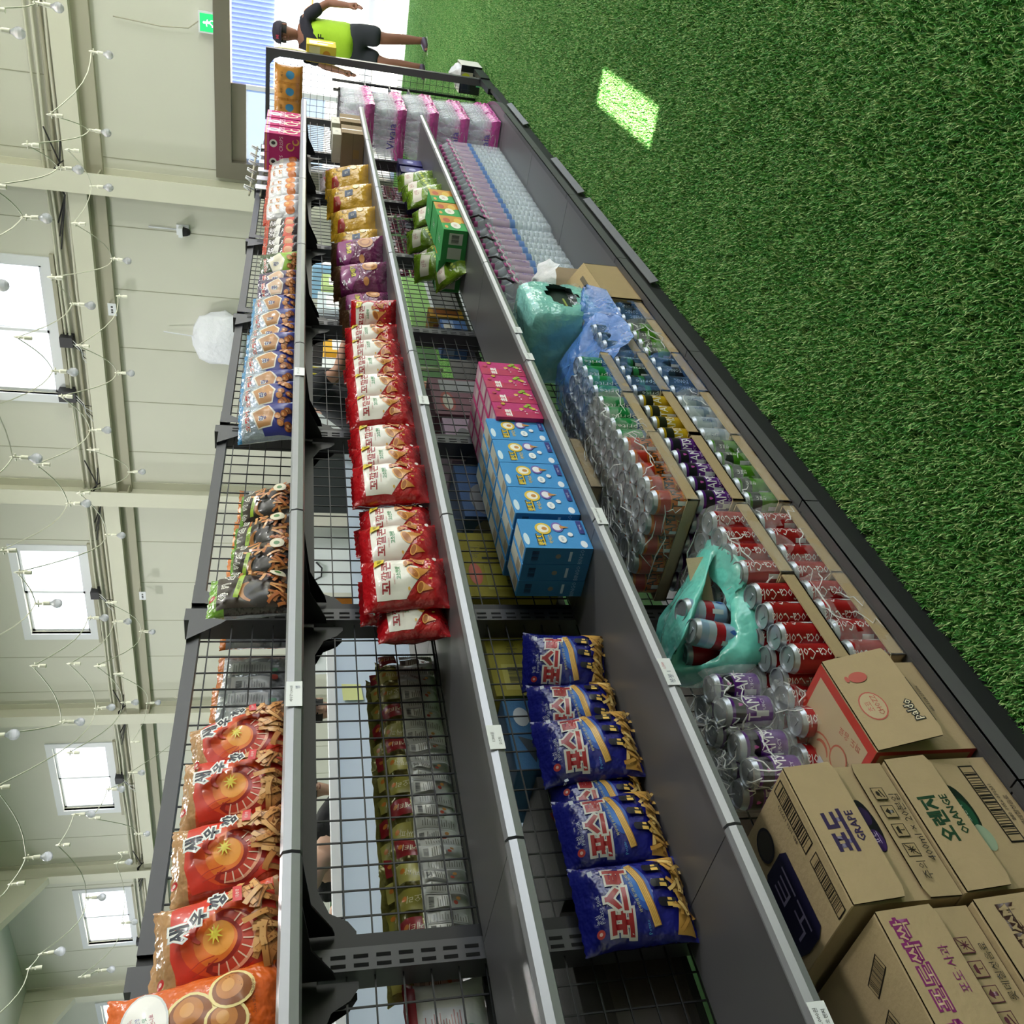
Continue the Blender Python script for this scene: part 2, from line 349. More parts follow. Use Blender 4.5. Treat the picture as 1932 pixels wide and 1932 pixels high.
for y, z, l in ((6.2, 4.17, 'first'), (12.05, 4.1, 'second')):
    mb = MB(); mb.box((-.25, -.1, -.05), (-.24, .1, .07), m_alu); mb.box((-.24, -.02, .07), (0, 0, .09), m_grey)
    put(mb, [(text('■■ ■', 0, 0, .03), '333338')], plane((-.2505, 0, .01), (0, -1, 0), (0, 0, 1)))
    o = tag(mb.build('hanging_tag'), 'small white tag on a bracket under the girt below the %s window' % l, 'tag'); o.location = (WX-.1, y, z)
# white plastic sheet bundle high on the wall
mb = MB(); n = 26; random.seed(5)
m_sheet = mat('white_sheet', 'e6e8f2', rough=.35, bump=1.0, bscale=9)
vs = []; prof = [(.02, 0), (.3, .04), (.42, .16), (.47, .36), (.42, .58), (.34, .72), (.15, .82), (0, .84)]
for j, (r, z) in enumerate(prof):
    for k in range(n):
        a = 2*math.pi*k/n; q = 1+.35*noise.noise(Vector((math.cos(a)*1.5, math.sin(a)*1.5, z*3)))+.12*noise.noise(Vector((math.cos(a)*4, math.sin(a)*4, z*7)))
        vs.append((r*q*math.cos(a)*.35, r*q*math.sin(a), z+.05*noise.noise(Vector((math.cos(a)*3, math.sin(a)*3, z*2+5)))))
mb.add(vs, [(j*n+k, j*n+(k+1) % n, (j+1)*n+(k+1) % n, (j+1)*n+k) for j in range(len(prof)-1) for k in range(n)], m_sheet, True)
o = tag(mb.build('plastic_sheet'), 'crumpled white plastic sheet bundle hanging high on the cream wall', 'sheet'); o.location = (WX-.2, 6.62, 2.18)
mb = MB(); mb.tube([(0, 0, 0), (.1, 0, .5)], .01, m_alu, 5); q = mb.build('hanging_cord', o); q.location = (0, 0, .8)
# ---------------------------------------------------------------- artificial turf
def turf():
    random.seed(11); T = .3; m = bpy.data.materials.new('turf_blade'); m.use_nodes = True; nt = m.node_tree; b = nt.nodes['Principled BSDF']
    b.inputs['Roughness'].default_value = .5; b.inputs['Specular IOR Level'].default_value = .3
    geo = nt.nodes.new('ShaderNodeNewGeometry'); cr = nt.nodes.new('ShaderNodeValToRGB')
    cr.color_ramp.elements[0].color = (*rgb('3b7c33'), 1); cr.color_ramp.elements[1].color = (*rgb('93bc70'), 1)
    e = cr.color_ramp.elements.new(.55); e.color = (*rgb('569a44'), 1); e = cr.color_ramp.elements.new(.93); e.color = (*rgb('b4cc88'), 1)
    nt.links.new(geo.outputs['Random Per Island'], cr.inputs['Fac']); nt.links.new(cr.outputs['Color'], b.inputs['Base Color'])
    mbs = []
    for var in range(2):
        mb = MB()
        for _ in range(4200 if var == 0 else 1):
            x, y = random.uniform(0, T), random.uniform(0, T); a = random.uniform(0, 6.283); h = random.uniform(.018, .028); w = random.uniform(.0013, .0023)
            le = random.uniform(.004, .015); dx, dy = math.cos(a), math.sin(a); px, py = -dy*w, dx*w
            mb.add([(x-px, y-py, 0), (x+px, y+py, 0), (x+dx*le*.35+px*.8, y+dy*le*.35+py*.8, h*.62), (x+dx*le*.35-px*.8, y+dy*le*.35-py*.8, h*.62), (x+dx*le, y+dy*le, h*random.uniform(.75, 1))], [(0, 1, 2, 3), (3, 2, 4)], m)
        me = bpy.data.meshes.new('turf_tile'); me.from_pydata(mb.v, [], mb.f); me.materials.append(m); mbs.append(me)
    # points carried by one mesh; geometry nodes put a turf tile on each
    pts = []
    X = .6
    while X < WX-.05:
        Y = -7
        while Y < 4.0:
            vis = Y < 1.25 or X > 7.0
            if vis and Y > -.75*X-.9: pts.append((X, Y, 0))
            Y += T*.97
        X += T*.97
    me = bpy.data.meshes.new('turf'); me.from_pydata(pts, [], []); o = bpy.data.objects.new('turf', me); COL.objects.link(o)
    tl = bpy.data.objects.new('turf_tile', mbs[0])
    ng = bpy.data.node_groups.new('turf_nodes', 'GeometryNodeTree'); ng.interface.new_socket('Geometry', in_out='INPUT', socket_type='NodeSocketGeometry'); ng.interface.new_socket('Geometry', in_out='OUTPUT', socket_type='NodeSocketGeometry')
    gi = ng.nodes.new('NodeGroupInput'); go = ng.nodes.new('NodeGroupOutput'); ip = ng.nodes.new('GeometryNodeInstanceOnPoints')
    oi = ng.nodes.new('GeometryNodeObjectInfo'); oi.inputs['Object'].default_value = tl
    ri = ng.nodes.new('FunctionNodeRandomValue'); ri.data_type = 'INT'; ri.inputs['Min'].default_value = 0; ri.inputs['Max'].default_value = 3
    mu = ng.nodes.new('ShaderNodeMath'); mu.operation = 'MULTIPLY'; mu.inputs[1].default_value = math.pi/2
    cx = ng.nodes.new('ShaderNodeCombineXYZ')
    ng.links.new(ri.outputs['Value'], mu.inputs[0]); ng.links.new(mu.outputs[0], cx.inputs['Z']); ng.links.new(cx.outputs[0], ip.inputs['Rotation'])
    tr = ng.nodes.new('GeometryNodeTransform'); tr.inputs['Translation'].default_value = (-T/2, -T/2, 0)
    ng.links.new(oi.outputs['Geometry'], tr.inputs['Geometry']); ng.links.new(tr.outputs['Geometry'], ip.inputs['Instance'])
    ng.links.new(gi.outputs[0], ip.inputs['Points']); ng.links.new(ip.outputs[0], go.inputs[0])
    md = o.modifiers.new('turf', 'NODES'); md.node_group = ng
    tag(o, 'short curly green artificial turf covering the aisle floor', 'turf', kind='stuff')
turf()
# ================================================================ GONDOLA
m_gun = mat('gunmetal', '4a4a4e', rough=.42, metal=.25, noise_amt=.04, nscale=40)
m_shelf = mat('shelf_grey', '626164', rough=.38, metal=.3, noise_amt=.05, nscale=3)
m_blk = mat('black_steel', '1b1b1e', rough=.45, metal=.2)
m_rail = mat('rail_alu', '9c9da3', rough=.34, metal=.45, noise_amt=.04, nscale=60)
m_slot = mat('slot_black', '0b0b0c', rough=.9)
G = thing('gondola_shelving', 'long double sided dark grey steel gondola shelving with wire back', 'shelving', (0, YB, 0))
ZT = 1.668
for i in range(-1, 8):
    x = PX(i) if i < 7 else 7.14
    if i == 7: continue
    mb = MB(); mb.box((x-.03, -.02, .0), (x+.012, .045, ZT+.012), m_gun); mb.box((x+.012, -.012, 0), (x+.04, .037, ZT), m_blk)
    z = .2
    while z < ZT-.03:      # punched slots
        for dx in (-.021, -.005): mb.add([(x+dx-.0035, -.0205, z), (x+dx+.0035, -.0205, z), (x+dx+.0035, -.0205, z+.026), (x+dx-.0035, -.0205, z+.026)], [(0, 1, 2, 3)], m_slot)
        z += .04
    mb.build('post', G)
    for s in (-1, 1):      # top gussets
        mb = MB(); mb.add([(x+s*.03, -.022, ZT-.09), (x+s*.03, -.022, ZT), (x+s*.1, -.022, ZT), (x+s*.085, -.022, ZT-.02), (x+s*.045, -.022, ZT-.075), (x+s*.03, -.01, ZT-.09), (x+s*.03, -.01, ZT), (x+s*.1, -.01, ZT)], [(0, 1, 2, 3, 4) if s < 0 else (4, 3, 2, 1, 0), (1, 6, 7, 2)], m_gun)
        mb.build('gusset', G)
for i in range(-1, 6+1):
    x0, x1 = PX(i)+.03, (PX(i+1) if i < 6 else 7.14)-.03
    mb = MB(); mb.box((x0, -.012, ZT-.028), (x1, .02, ZT), m_gun); mb.build('top_bar', G)
    mb = MB(); z = ZT-.05
    while z > .16: mb.tube([(x0, 0, z), (x1, 0, z)], .0021, m_blk, 4, False); z -= .05
    n = round((x1-x0)/.052)
    for k in range(1, n): xx = x0+(x1-x0)*k/n; mb.tube([(xx, .003, ZT-.03), (xx, .003, .14)], .0021, m_blk, 4, False)
    o = mb.build('wire_mesh', G); o['kind'] = 'stuff'
    mb = MB(); mb.box((x0-.03, -.41, .0), (x1+.03, -.385, .072), mat('kick_black', '1c1c1e', rough=.5)); mb.build('kick_plate', G)
    if i < 6:
        mb = MB(); mb.box((x0-.028, YF-YB-.085, .075), (x1+.028, YF-YB-.079, .122), m_shelf); mb.box((x0-.028, YF-YB-.085, .116), (x1+.028, YF-YB-.06, .124), m_gun)
        mb.box((x0-.028, YF-YB-.06, .098), (x1+.028, .0, .112), m_shelf); mb.build('base_deck', G)
for xa, xb in ((3.25, 4.35), (4.45, 5.1), (5.9, 6.5)):   # kick strips that have come loose and lean outwards
    mb = MB(); mb.add([(xa, -.425, .062), (xb, -.425, .062), (xb, -.437, .03), (xa, -.437, .03), (xa, -.422, .062), (xb, -.422, .062), (xb, -.434, .03), (xa, -.434, .03)], [(3, 2, 1, 0), (4, 5, 6, 7), (0, 1, 5, 4), (2, 3, 7, 6), (1, 2, 6, 5), (3, 0, 4, 7)], m_shelf); mb.build('kick_strip', G)
# curved front of the last bay's deck
mb = MB(); xx = [PX(6)+.002+ .9*t/8 for t in range(9)]; yy = [YF-YB-.085+.19*(max(0, (t-2)/6))**2 for t in range(9)]
vs = []
for a, b in zip(xx, yy): vs += [(a, b, .124), (a, b, .075), (a, -.0, .112), (a, b+.02, .112)]
fs = []
for t in range(8): fs += [(4*t+1, 4*t+5, 4*t+4, 4*t), (4*t+3, 4*t+7, 4*t+6, 4*t+2), (4*t, 4*t+4, 4*t+7, 4*t+3)]
mb.add(vs, fs, m_shelf); mb.build('base_deck', G)
for i in range(-1, 6):
    x0, x1 = PX(i)-.004, PX(i+1)-.006
    if i == 5: x1 = 6.17
    for r, zr in enumerate(RAIL):
        y0 = YF-YB
        mb = MB(); mb.box((x0, y0+.004, zr-.028), (x1, -.03, zr-.010), m_shelf); mb.box((x0, y0+.004, zr-.034), (x1, y0+.012, zr-.004), m_shelf)
        mb.build('shelf_panel', G)
        mb = MB(); p = [(0, -.034), (-.010, -.030), (-.013, -.017), (-.010, -.004), (0, 0), (.004, 0), (.004, -.034)]
        vs = [(x, y0+a, zr+b) for x in (x0+.002, x1-.002) for a, b in p]; n = len(p)
        mb.add(vs, [(k, (k+1) % n, n+(k+1) % n, n+k)[::-1] for k in range(n)]+[tuple(range(n)), tuple(range(2*n-1, n-1, -1))], m_rail); mb.build('price_rail', G)
        for s, xb in ((1, x0+.042), (-1, x1-.035)):      # bracket with its rounded corner, left and right of the post
            mb = MB()
            c = [(0, -.02), (0, -.10), (-.02, -.095), (-.05, -.08), (-.1, -.055), (-.24, -.035), (-.30, -.03), (-.30, -.02)]
            vs = [(xb+d, a-.02, zr+b) for d in (-.002, .002) for a, b in c]; n = len(c)
            mb.add(vs, [tuple(range(n)), tuple(range(2*n-1, n-1, -1))]+[(k, n+k, n+(k+1) % n, (k+1) % n) for k in range(n)], m_blk)
            cc_ = [(s*q, w_) for q, w_ in ((0, -.028), (0, -.14), (.012, -.14), (.032, -.125), (.05, -.092), (.1, -.07), (.2, -.066), (.2, -.028))]
            if r == 0:
                mb.add([(xb+a, -.005, zr+b) for a, b in cc_], [tuple(range(len(cc_)))], m_blk)
                mb.add([(xb+a, .035, zr+b) for a, b in cc_], [tuple(range(len(cc_)))], m_blk)
            mb.build('shelf_bracket', G)
        if r == 0:
            mb = MB(); mb.box((x0, -.01, zr-.068), (x1, .04, zr-.03), m_blk); mb.build('under_bar', G)
        if r < 3:      # shelves of the far side
            mb = MB(); mb.box((x0, .06, zr-.04), (x1, .37, zr-.02), m_blk if r else m_blk); mb.build('rear_shelf', G)
mb = MB(); mb.box((PX(-1), .0, .098), (PX(6), .41, .112), m_shelf); mb.build('rear_deck', G)
# end frame across the aisle end
E_ = thing('end_frame', 'dark steel end frame with wire grid closing the far end of the shelving', 'shelving', (7.52, 1.22, 0))
mb = MB(); mb.box((-.02, -.03, 0), (.03, .02, 1.70), m_gun); mb.build('post', E_)
mb = MB(); mb.box((-.02, .42, 0), (.03, .47, 1.70), m_gun); mb.build('post', E_)
mb = MB(); mb.box((-.018, .02, 1.67), (.02, .42, 1.70), m_gun); mb.add([(-.02, .02, 1.67), (-.02, .02, 1.6), (-.02, .04, 1.64), (-.02, .08, 1.67)], [(0, 1, 2, 3)], m_gun); mb.build('top_bar', E_)
mb = MB()
for k in range(1, 9): mb.tube([(0, .02+.4*k/9, .15), (0, .02+.4*k/9, 1.67)], .002, m_blk, 4, False)
for k in range(30): mb.tube([(0, .02, .17+.05*k), (0, .42, .17+.05*k)], .002, m_blk, 4, False)
o = mb.build('wire_mesh', E_); o['kind'] = 'stuff'
mb = MB(); mb.box((-.42, -.04, 0), (-.02, .0, .09), m_blk); mb.box((-.05, -.05, .0), (.3, -.01, .09), m_blk); mb.build('foot', E_)
# price labels stuck on the rails
def price_label(r, x, lines, w=.055):
    mb = MB(); zr = RAIL[r]; f = plane((0, 0, 0), (1, 0, 0), (0, 0, 1)); des = [(rect(-w/2, -.0145, w/2, .0145), 'e4e6ea')]
    for s, cx, cy, h, c in lines: des += ctext(s, cx, cy, h, c)
    put(mb, des, f); o = mb.build('price_label', G); o.location = (x, YF-YB-.0145, zr-.017)
price_label(0, 1.155, [('새우깡 1,300원', -.0, .005, .006, '333333'), ('맵', .015, -.006, .008, '5a6a86')], .06)
price_label(0, 2.43, [('스낵 1,500원', 0, .003, .007, '555555')], .05)
price_label(1, 1.04, [('1,300원', .0, .005, .007, '333333'), ('포스틱', -.01, -.007, .006, '555555')])
price_label(1, 2.3, [('꼬깔콘 1,500', 0, .003, .007, '555555')], .05)
price_label(2, 1.74, [('뽀또 아이스 2,000원', .0, .004, .007, '333333')], .07)
price_label(2, 1.195, [('봉봉 1', -.015, .0, .012, '3b4468'), ('1,500', .017, .006, .007, 'c96a78')], .075)
price_label(2, .50, [('2,000원', .008, .006, .008, '333333'), ('오렌지', .008, -.006, .007, '333333')], .06)
price_label(2, 2.86, [('음료 1,000', 0, .003, .007, '666666')], .05)
price_label(2, 2.65, [('두유 1,000', 0, .003, .007, '666666')], .05)
price_label(2, 4.3, [('   ', 0, 0, .01, '666666')], .03) if 0 else None
# ================================================================ SNACK BAGS
def bag_fn(w, h, t, seed, lean=0, pinch=.07, wr=1.0):
    sv = Vector((seed*3.7, seed*1.3, 0))
    def f(u, v, l=0, side=-1):      # u, v in metres from the bag's centre line and foot
        U = max(-1, min(1, u/(w/2))); V = max(-1, min(1, 2*v/h-1))
        e = (1-abs(U)**2.2)**.55*(1-abs(V)**3.2)**.6 if abs(U) < 1 and abs(V) < .94 else 0
        if abs(V) < .94: e = (1-abs(U)**2.2)**.55*max(0, 1-(abs(V)/.94)**3.2)**.6
        fold = math.sin(U*11+seed)*.35+math.sin(U*23+seed*2)*.25+noise.noise(Vector((u*60, v*22, seed)))*.8
        y = side*(t/2*e+l)+ (.0045*fold*math.exp(-(1-abs(V))/.16)*wr*(1 if abs(V) < .97 else .8)) + side*e*.0075*wr*noise.noise(Vector((u*22, v*22, side*3))+sv) 
        x = u*(1-pinch*(1-V**4))+.003*noise.noise(Vector((v*30, seed, 0)))
        return Vector((x, y+lean*v, v))
    return f
def bag_body(mb, w, h, t, f, m_front, m_back, m_top=None, top_v=.86, m_bot=None, bot_v=0, nu=18, nv=24):
    for side, mm in ((-1, m_front), (1, m_back)):
        vs = []
        for j in range(nv+1):
            V = j/nv
            for i in range(nu+1):
                U = math.sin((i/nu-.5)*math.pi) ; zz = 0
                v = h*V
                if j in (0, nv): v += h*.006*(1 if i % 2 else -1)
                vs.append(f(U*w/2*.9999, v, 0, side))
        for j in range(nv):
            q = (j+.5)/nv; m2 = mm
            if m_top and q > top_v: m2 = m_top
            if m_bot and q < bot_v: m2 = m_bot
            fs = []
            for i in range(nu):
                a = j*(nu+1)+i; fs.append((a, a+1, a+nu+2, a+nu+1) if side < 0 else (a+nu+1, a+nu+2, a+1, a))
            mb.add(vs, [], m2); b = len(mb.v)-len(vs); 
            del mb.v[b:]
            if j == 0: base = len(mb.v); mb.v += [tuple(p) for p in vs]
            k = mb.mi(m2)
            for q_ in fs: mb.f.append(tuple(x+base for x in q_)); mb.m.append(k); mb.sm.append(True)
def sweep(cx, cy, r, a0, a1, w0, n=10, sq=1):    # crescent strokes (prawns, rings, stick ends)
    pts = [(cx+r*math.cos(a0+(a1-a0)*i/n), cy+sq*r*math.sin(a0+(a1-a0)*i/n)) for i in range(n+1)]
    return stroke(pts, [w0*(.25+.75*math.sin(math.pi*(i+.6)/(n+1.2))) for i in range(n+1)])
def sticks(rnd, x0, y0, x1, y1, n, L, w, cols):
    out = []
    for i in range(n):
        x, y = rnd.uniform(x0, x1), rnd.uniform(y0, y1); a = rnd.uniform(0, math.pi); dx, dy = math.cos(a)*L/2, math.sin(a)*L/2
        b = rnd.uniform(-.15, .15)*L
        pts = [(x-dx, y-dy), (x-dx*.4-dy*b/L, y-dy*.4+dx*b/L), (x+dx*.4-dy*b/L, y+dy*.4+dx*b/L), (x+dx, y+dy)]
        out += [(stroke([(p[0]+w*.12, p[1]-w*.12) for p in pts], w*1.15), cols[0]), (stroke(pts, w), cols[1+i % (len(cols)-1)])]
    return out
def back_print(w, h, seed, dark='8a8d94'):
    rnd = random.Random(seed); d = [(rect(-w*.3, h*.3, w*.02, h*.8), 'd8dade'), (rect(w*.06, h*.3, w*.3, h*.8), 'd3d5da'), (barcode(-w*.14, h*.7, w*.2, h*.08, 0, seed), '33353a')]
    for k in range(9): y = h*.62-k*h*.032; d.append((rect(-w*.27, y, -w*.27+w*rnd.uniform(.12, .27), y+h*.009), dark))
    for k in range(13): y = h*.77-k*h*.034; d.append((rect(w*.08, y, w*.08+w*rnd.uniform(.12, .2), y+h*.01), dark))
    d.append((ell(w*.0, h*.24, w*.05, w*.05), 'b7564a')); d.append((ell(w*.13, h*.24, w*.04, w*.05), '6f9c86'))
    return d
def make_bag(name, w, h, t, seed, front, back, design, top=None, top_v=.86, bot=None, bot_v=0, lean=.12, back_des=None, wr=1.0, parent=None):
    f = bag_fn(w, h, t, seed, lean, wr=wr); mb = MB(); bag_body(mb, w, h, t, f, front, back, top, top_v, bot, bot_v)
    put(mb, design, lambda u, v, l: f(u, v, l, -1), base=.0009, step=.00022, maxe=.011)
    if back_des: put(mb, back_des, lambda u, v, l: f(-u, v, l, 1), base=.0008, maxe=.02)
    o = mb.build(name, parent); return o
SILV = foil('silver', 'b9bdc6', metal=.35)
def prawn_design(w, h, seed):
    rnd = random.Random(seed); d = []
    d += [(poly([(-w*.44, h*.80), (-w*.1, h*.86), (w*.44, h*.84), (w*.46, h*.2), (w*.3, h*.05), (-w*.3, h*.04), (-w*.46, h*.3)]), 'd4321f'),
          (ell(-w*.04, h*.44, w*.40, h*.33, 28), 'e8531f'), (ell(-w*.08, h*.42, w*.31, h*.25, 24), 'ee7a2a'), (ell(-w*.06, h*.48, w*.17, h*.12), 'f3a03c')]
    d += [(sweep(-w*.1, h*.46, w*.26, 2.5, 6.4, w*.24, 16, 1.05), '9c1a16'), (sweep(-w*.1, h*.46, w*.26, 2.7, 6.1, w*.15, 16, 1.05), 'c9402c'), (sweep(-w*.1, h*.46, w*.31, 2.9, 5.8, w*.04, 16, 1.05), 'eda688')]
    for k in range(9):
        a = 2.9+k*.33; c_, s_ = math.cos(a), math.sin(a); d.append((stroke([(-w*.1+w*.21*c_, h*.46+w*.21*s_), (-w*.1+w*.32*c_, h*.46+w*.32*s_)], w*.014), 'f4d9c4'))
    d += [(sweep(w*.06, h*.56, w*.14, .2, 2.6, w*.06), 'c43624'), (stroke([(-w*.26, h*.5), (-w*.33, h*.62), (-w*.36, h*.7)], w*.012), 'c43624'), (stroke([(-w*.23, h*.52), (-w*.25, h*.64), (-w*.3, h*.72)], w*.01), 'c43624'),
          *[(stroke([(-w*.02, h*.50), (-w*.02+w*.10*math.cos(.7*q), h*.50+h*.065*math.sin(.7*q))], [w*.035, w*.006]), 'e9d84a') for q in range(9)]]
    d += sticks(rnd, -w*.38, h*.06, w*.42, h*.19, 24, w*.25, w*.058, ['8f5424', 'd99a58', 'e3ae70', 'c98548'])
    d += sticks(rnd, w*.26, h*.18, w*.4, h*.36, 8, w*.24, w*.055, ['a4662f', 'd99a58', 'e0a868'])
    for s, x, y, hh in (('새', w*.06, h*.755, h*.205), ('우', w*.17, h*.60, h*.18), ('깡', w*.28, h*.44, h*.18)):
        d += [(text(s, x, y, hh, -.12, .13), 'dfe3ea'), (text(s, x, y, hh, -.12, .09), 'f4f4f2'), (text(s, x, y, hh*.94, -.12, .045), '1c2038')]
    d += [(ell(-w*.33, h*.93, w*.045, w*.045), 'c2262c'), (ell(-w*.33, h*.93, w*.02, w*.02), 'f2d9d4'), (text('농심', -w*.13, h*.93, h*.04), '3a2a22'), (rect(w*.22, h*.26, w*.42, h*.33), 'd8303c'), (text('대용량', w*.32, h*.295, h*.03), 'f6e6e0')]
    return d
def line_up(protos, places, label_fn, group, cat='snack bag'):
    used = {}
    for i, (k, x, y, z, rz, lean, sc, *ro) in enumerate(places):
        src = protos[k]
        if k not in used: o = src; used[k] = 1
        else: o = src.copy(); COL.objects.link(o)
        o.location = (x, y, z); o.rotation_euler = (lean, ro[0] if ro else 0, -rz); o.scale = (sc, sc, sc)
        tag(o, label_fn(i), cat, group)
TAN = foil('tan', 'b98a5e'); RED = foil('red', 'b5121c'); ORG = foil('orange', 'e0641c')
Z1, Z2, Z3 = RAIL[0]-.010, RAIL[1]-.010, RAIL[2]-.010
pr = [make_bag('prawn_cracker_bag', .168, .215, .075, s, foil('prawn_red', 'd0421f'), SILV, prawn_design(.168, .215, s), TAN, .84, TAN, .04, lean=.0) for s in (1, 2)]
line_up(pr, [(0, .785, 1.345, Z1, .12, -.22, .90, -.16), (1, .93, 1.36, Z1, .05, -.2, .87, -.08), (0, 1.06, 1.365, Z1, .10, -.2, .86, -.02), (1, 1.18, 1.36, Z1, -.05, -.24, .84, -.16)],
        lambda i: 'red orange shrimp cracker snack bag on the top shelf, %s from near end' % ORD[i], 'red shrimp cracker bags on the top shelf')
pb = make_bag('prawn_cracker_bag', .168, .2, .06, 3, foil('prawn_red', 'd0421f'), SILV, prawn_design(.168, .2, 3)[:4], TAN, .84, lean=0)
pb.location = (.81, 1.435, Z1); pb.rotation_euler = (-.1, 0, .15); tag(pb, 'shrimp cracker bag mostly hidden behind the nearest red orange one', 'snack bag', 'red shrimp cracker bags on the top shelf')
# maple snack bags
def maple_design(w, h):
    d = []
    d += [(poly([(-w*.42, h*.9), (-w*.02, h*.93), (0, h*.4), (-w*.42, h*.36)]), '4a2416')]
    for s, y, c in (('메', .80, '5aa9d8'), ('이', .80, '4d8fd0'), ('플', .66, '4a6cc0'), ('콘', .52, '4b3f9c')):
        x = -w*.32 if s in '메' else (-w*.12 if s == '이' else -w*.22); d += [(text(s, x, h*y, h*.11, .1, .08), 'f3e9dc'), (text(s, x, h*y, h*.105, .1, .02), c)]
    d += ctext('Maple Corn', -w*.02, h*.60, h*.045, 'e8d23a', rot=-1.2)
    for x, y, r in ((.18, .5, .17), (.06, .3, .15), (.3, .26, .16)):
        d += [(ell(w*x, h*y, w*r, w*r*1.05), 'f0dc9a'), (ell(w*x, h*y, w*r*.86, w*r*.9), '8a4a1c'), (ell(w*x+w*.02, h*y+.003, w*r*.66, w*r*.62), 'c07832'), (ell(w*x+w*.03, h*y+.005, w*r*.35, w*r*.3), 'd99850')]
    d += [(ell(w*.17, h*.77, w*.29, h*.15, 24), 'd4d6dc'), (ell(w*.17, h*.77, w*.27, h*.138, 24), 'f4f1f2')]
    for s, y, c in (('한봉지에 가득', .83, 'b2355c'), ('신나는 모양', .79, '3f4fa8'), ('고소한 맛', .75, '2d8f6f'), ('지금 만나요', .71, 'b2355c')): d += ctext(s, w*.17, h*y, h*.028, c, rot=.2)
    d += [(text('Save the Children', w*.2, h*.14, h*.022), '7a2c18'), (ell(-w*.3, h*.2, w*.06, w*.06), 'c3311f')]
    return d
mp = [make_bag('maple_corn_bag', .2, .245, .08, s, ORG, SILV, maple_design(.2, .245), lean=0) for s in (11, 12)]
line_up(mp, [(0, .635, 1.35, Z1, .10, -.12, .95, -.14), (1, .50, 1.31, Z1, .2, -.12, 1.02, -.1)], lambda i: ['orange maple corn snack bag with white badge next to the shrimp crackers', 'orange maple corn snack bag with round white badge, cut off by the photo edge'][i], 'orange maple corn bags on the top shelf')
# dark noodle-snack bags with green tops
def dark_design(w, h, s):
    rnd = random.Random(s); G_ = '7fae2e'
    d = [(poly([(-w*.44, h*.88), (w*.44, h*.9), (w*.45, h*.1), (-w*.45, h*.1)]), '3a2c26'), (ell(-w*.18, h*.42, w*.3, h*.16, rot=.5), '201b1a'), (sweep(-w*.14, h*.42, w*.22, .5, 2.8, w*.08), 'd08a50')]
    d += sticks(rnd, -w*.4, h*.06, w*.42, h*.24, 22, w*.24, w*.045, ['6a3418', 'c97a3c', 'd89a58', 'b8662c'])
    d += sticks(rnd, w*.1, h*.2, w*.42, h*.62, 8, w*.22, w*.045, ['6a3418', 'c97a3c', 'd89a58'])
    for q, (x, y) in enumerate(((-.33, .8), (-.11, .77), (.11, .73), (.31, .67))): d += [(text('야키소바'[q], w*x, h*y, h*.12, -.15, .09), 'f0ede6'), (text('야키소바'[q], w*x, h*y, h*.11, -.15, .02), '17140f')]
    d += [(poly([(-w*.38, h*.68), (w*.12, h*.6), (w*.12, h*.54), (-w*.38, h*.62)]), 'a7c93a'), (text('매콤한맛', -w*.13, h*.61, h*.036, -.15), '243010'), (ell(w*.26, h*.16, w*.12, w*.12), 'e4dcc2'), (ell(w*.26, h*.16, w*.05, w*.05), '3f7a2a'), (ell(-w*.3, h*.93, w*.05, w*.05), 'b5262c'), (ell(-w*.3, h*.93, w*.02, w*.02), 'f0d0cc')]
    return d
GRN = foil('leaf_green', '74a832')
dk = [make_bag('noodle_snack_bag', .155, .19, .07, s, foil('dark_brown', '2c2523'), SILV, dark_design(.155, .19, s), GRN, .8, lean=0) for s in (21, 22)]
line_up(dk, [(0, 1.64, 1.42, Z1, -.1, -.08, .98), (1, 1.79, 1.43, Z1, .35, -.45, .88), (0, 1.93, 1.45, Z1, .25, -.5, .9), (1, 2.1, 1.47, Z1, .3, -.5, .86)],
        lambda i: 'dark brown snack bag with green top on top shelf, %s from near end' % ORD[i], 'dark noodle snack bags on the top shelf')
# peanut snack bags: silver over blue with tan letters
def peanut_design(w, h, s, main='232a86', mid='c08a58', q1='오징어', q2='땅콩'):
    rnd = random.Random(s)
    d = [(poly([(-w*.45, h*.5), (0, h*.58), (w*.45, h*.5), (w*.45, h*.04), (-w*.45, h*.04)]), main), (poly([(-w*.3, h*.6), (w*.15, h*.74), (w*.4, h*.45), (w*.1, h*.3), (-w*.25, h*.36)]), 'e6e0d8'), (poly([(-w*.27, h*.59), (w*.13, h*.7), (w*.36, h*.45), (w*.08, h*.33), (-w*.22, h*.38)]), mid)]
    d += [(text(q1, -w*.02, h*.8, h*.11, .1, .07, wide=w*.6), 'f2efe9'), (text(q1, -w*.02, h*.8, h*.1, .1, .02, wide=w*.58), 'b3202e'), (text(q2[0], -w*.02, h*.52, h*.16, 0, .08), 'f2efe9'), (text(q2[0], -w*.02, h*.52, h*.15, 0, .02), '29307c')]
    for k in range(9): x, y = rnd.uniform(-w*.3, w*.38), rnd.uniform(h*.08, h*.26); d += [(ell(x+.001, y-.002, w*.085, w*.065), '6a3412'), (ell(x, y, w*.08, w*.062), ['b9682c', 'cc8244', 'a85c26'][k % 3]), (ell(x-.002, y+.002, w*.035, w*.025), 'dca468')]
    return d
LBL = foil('pale_blue_silver', 'a9b4c6', metal=.3)
pn = [make_bag('peanut_snack_bag', .15, .185, .07, s, LBL, SILV, peanut_design(.15, .185, s), foil('sky', '4a8fc8'), .9, lean=0, back_des=back_print(.15, .185, s, '5a5f5a')) for s in (31, 32)]
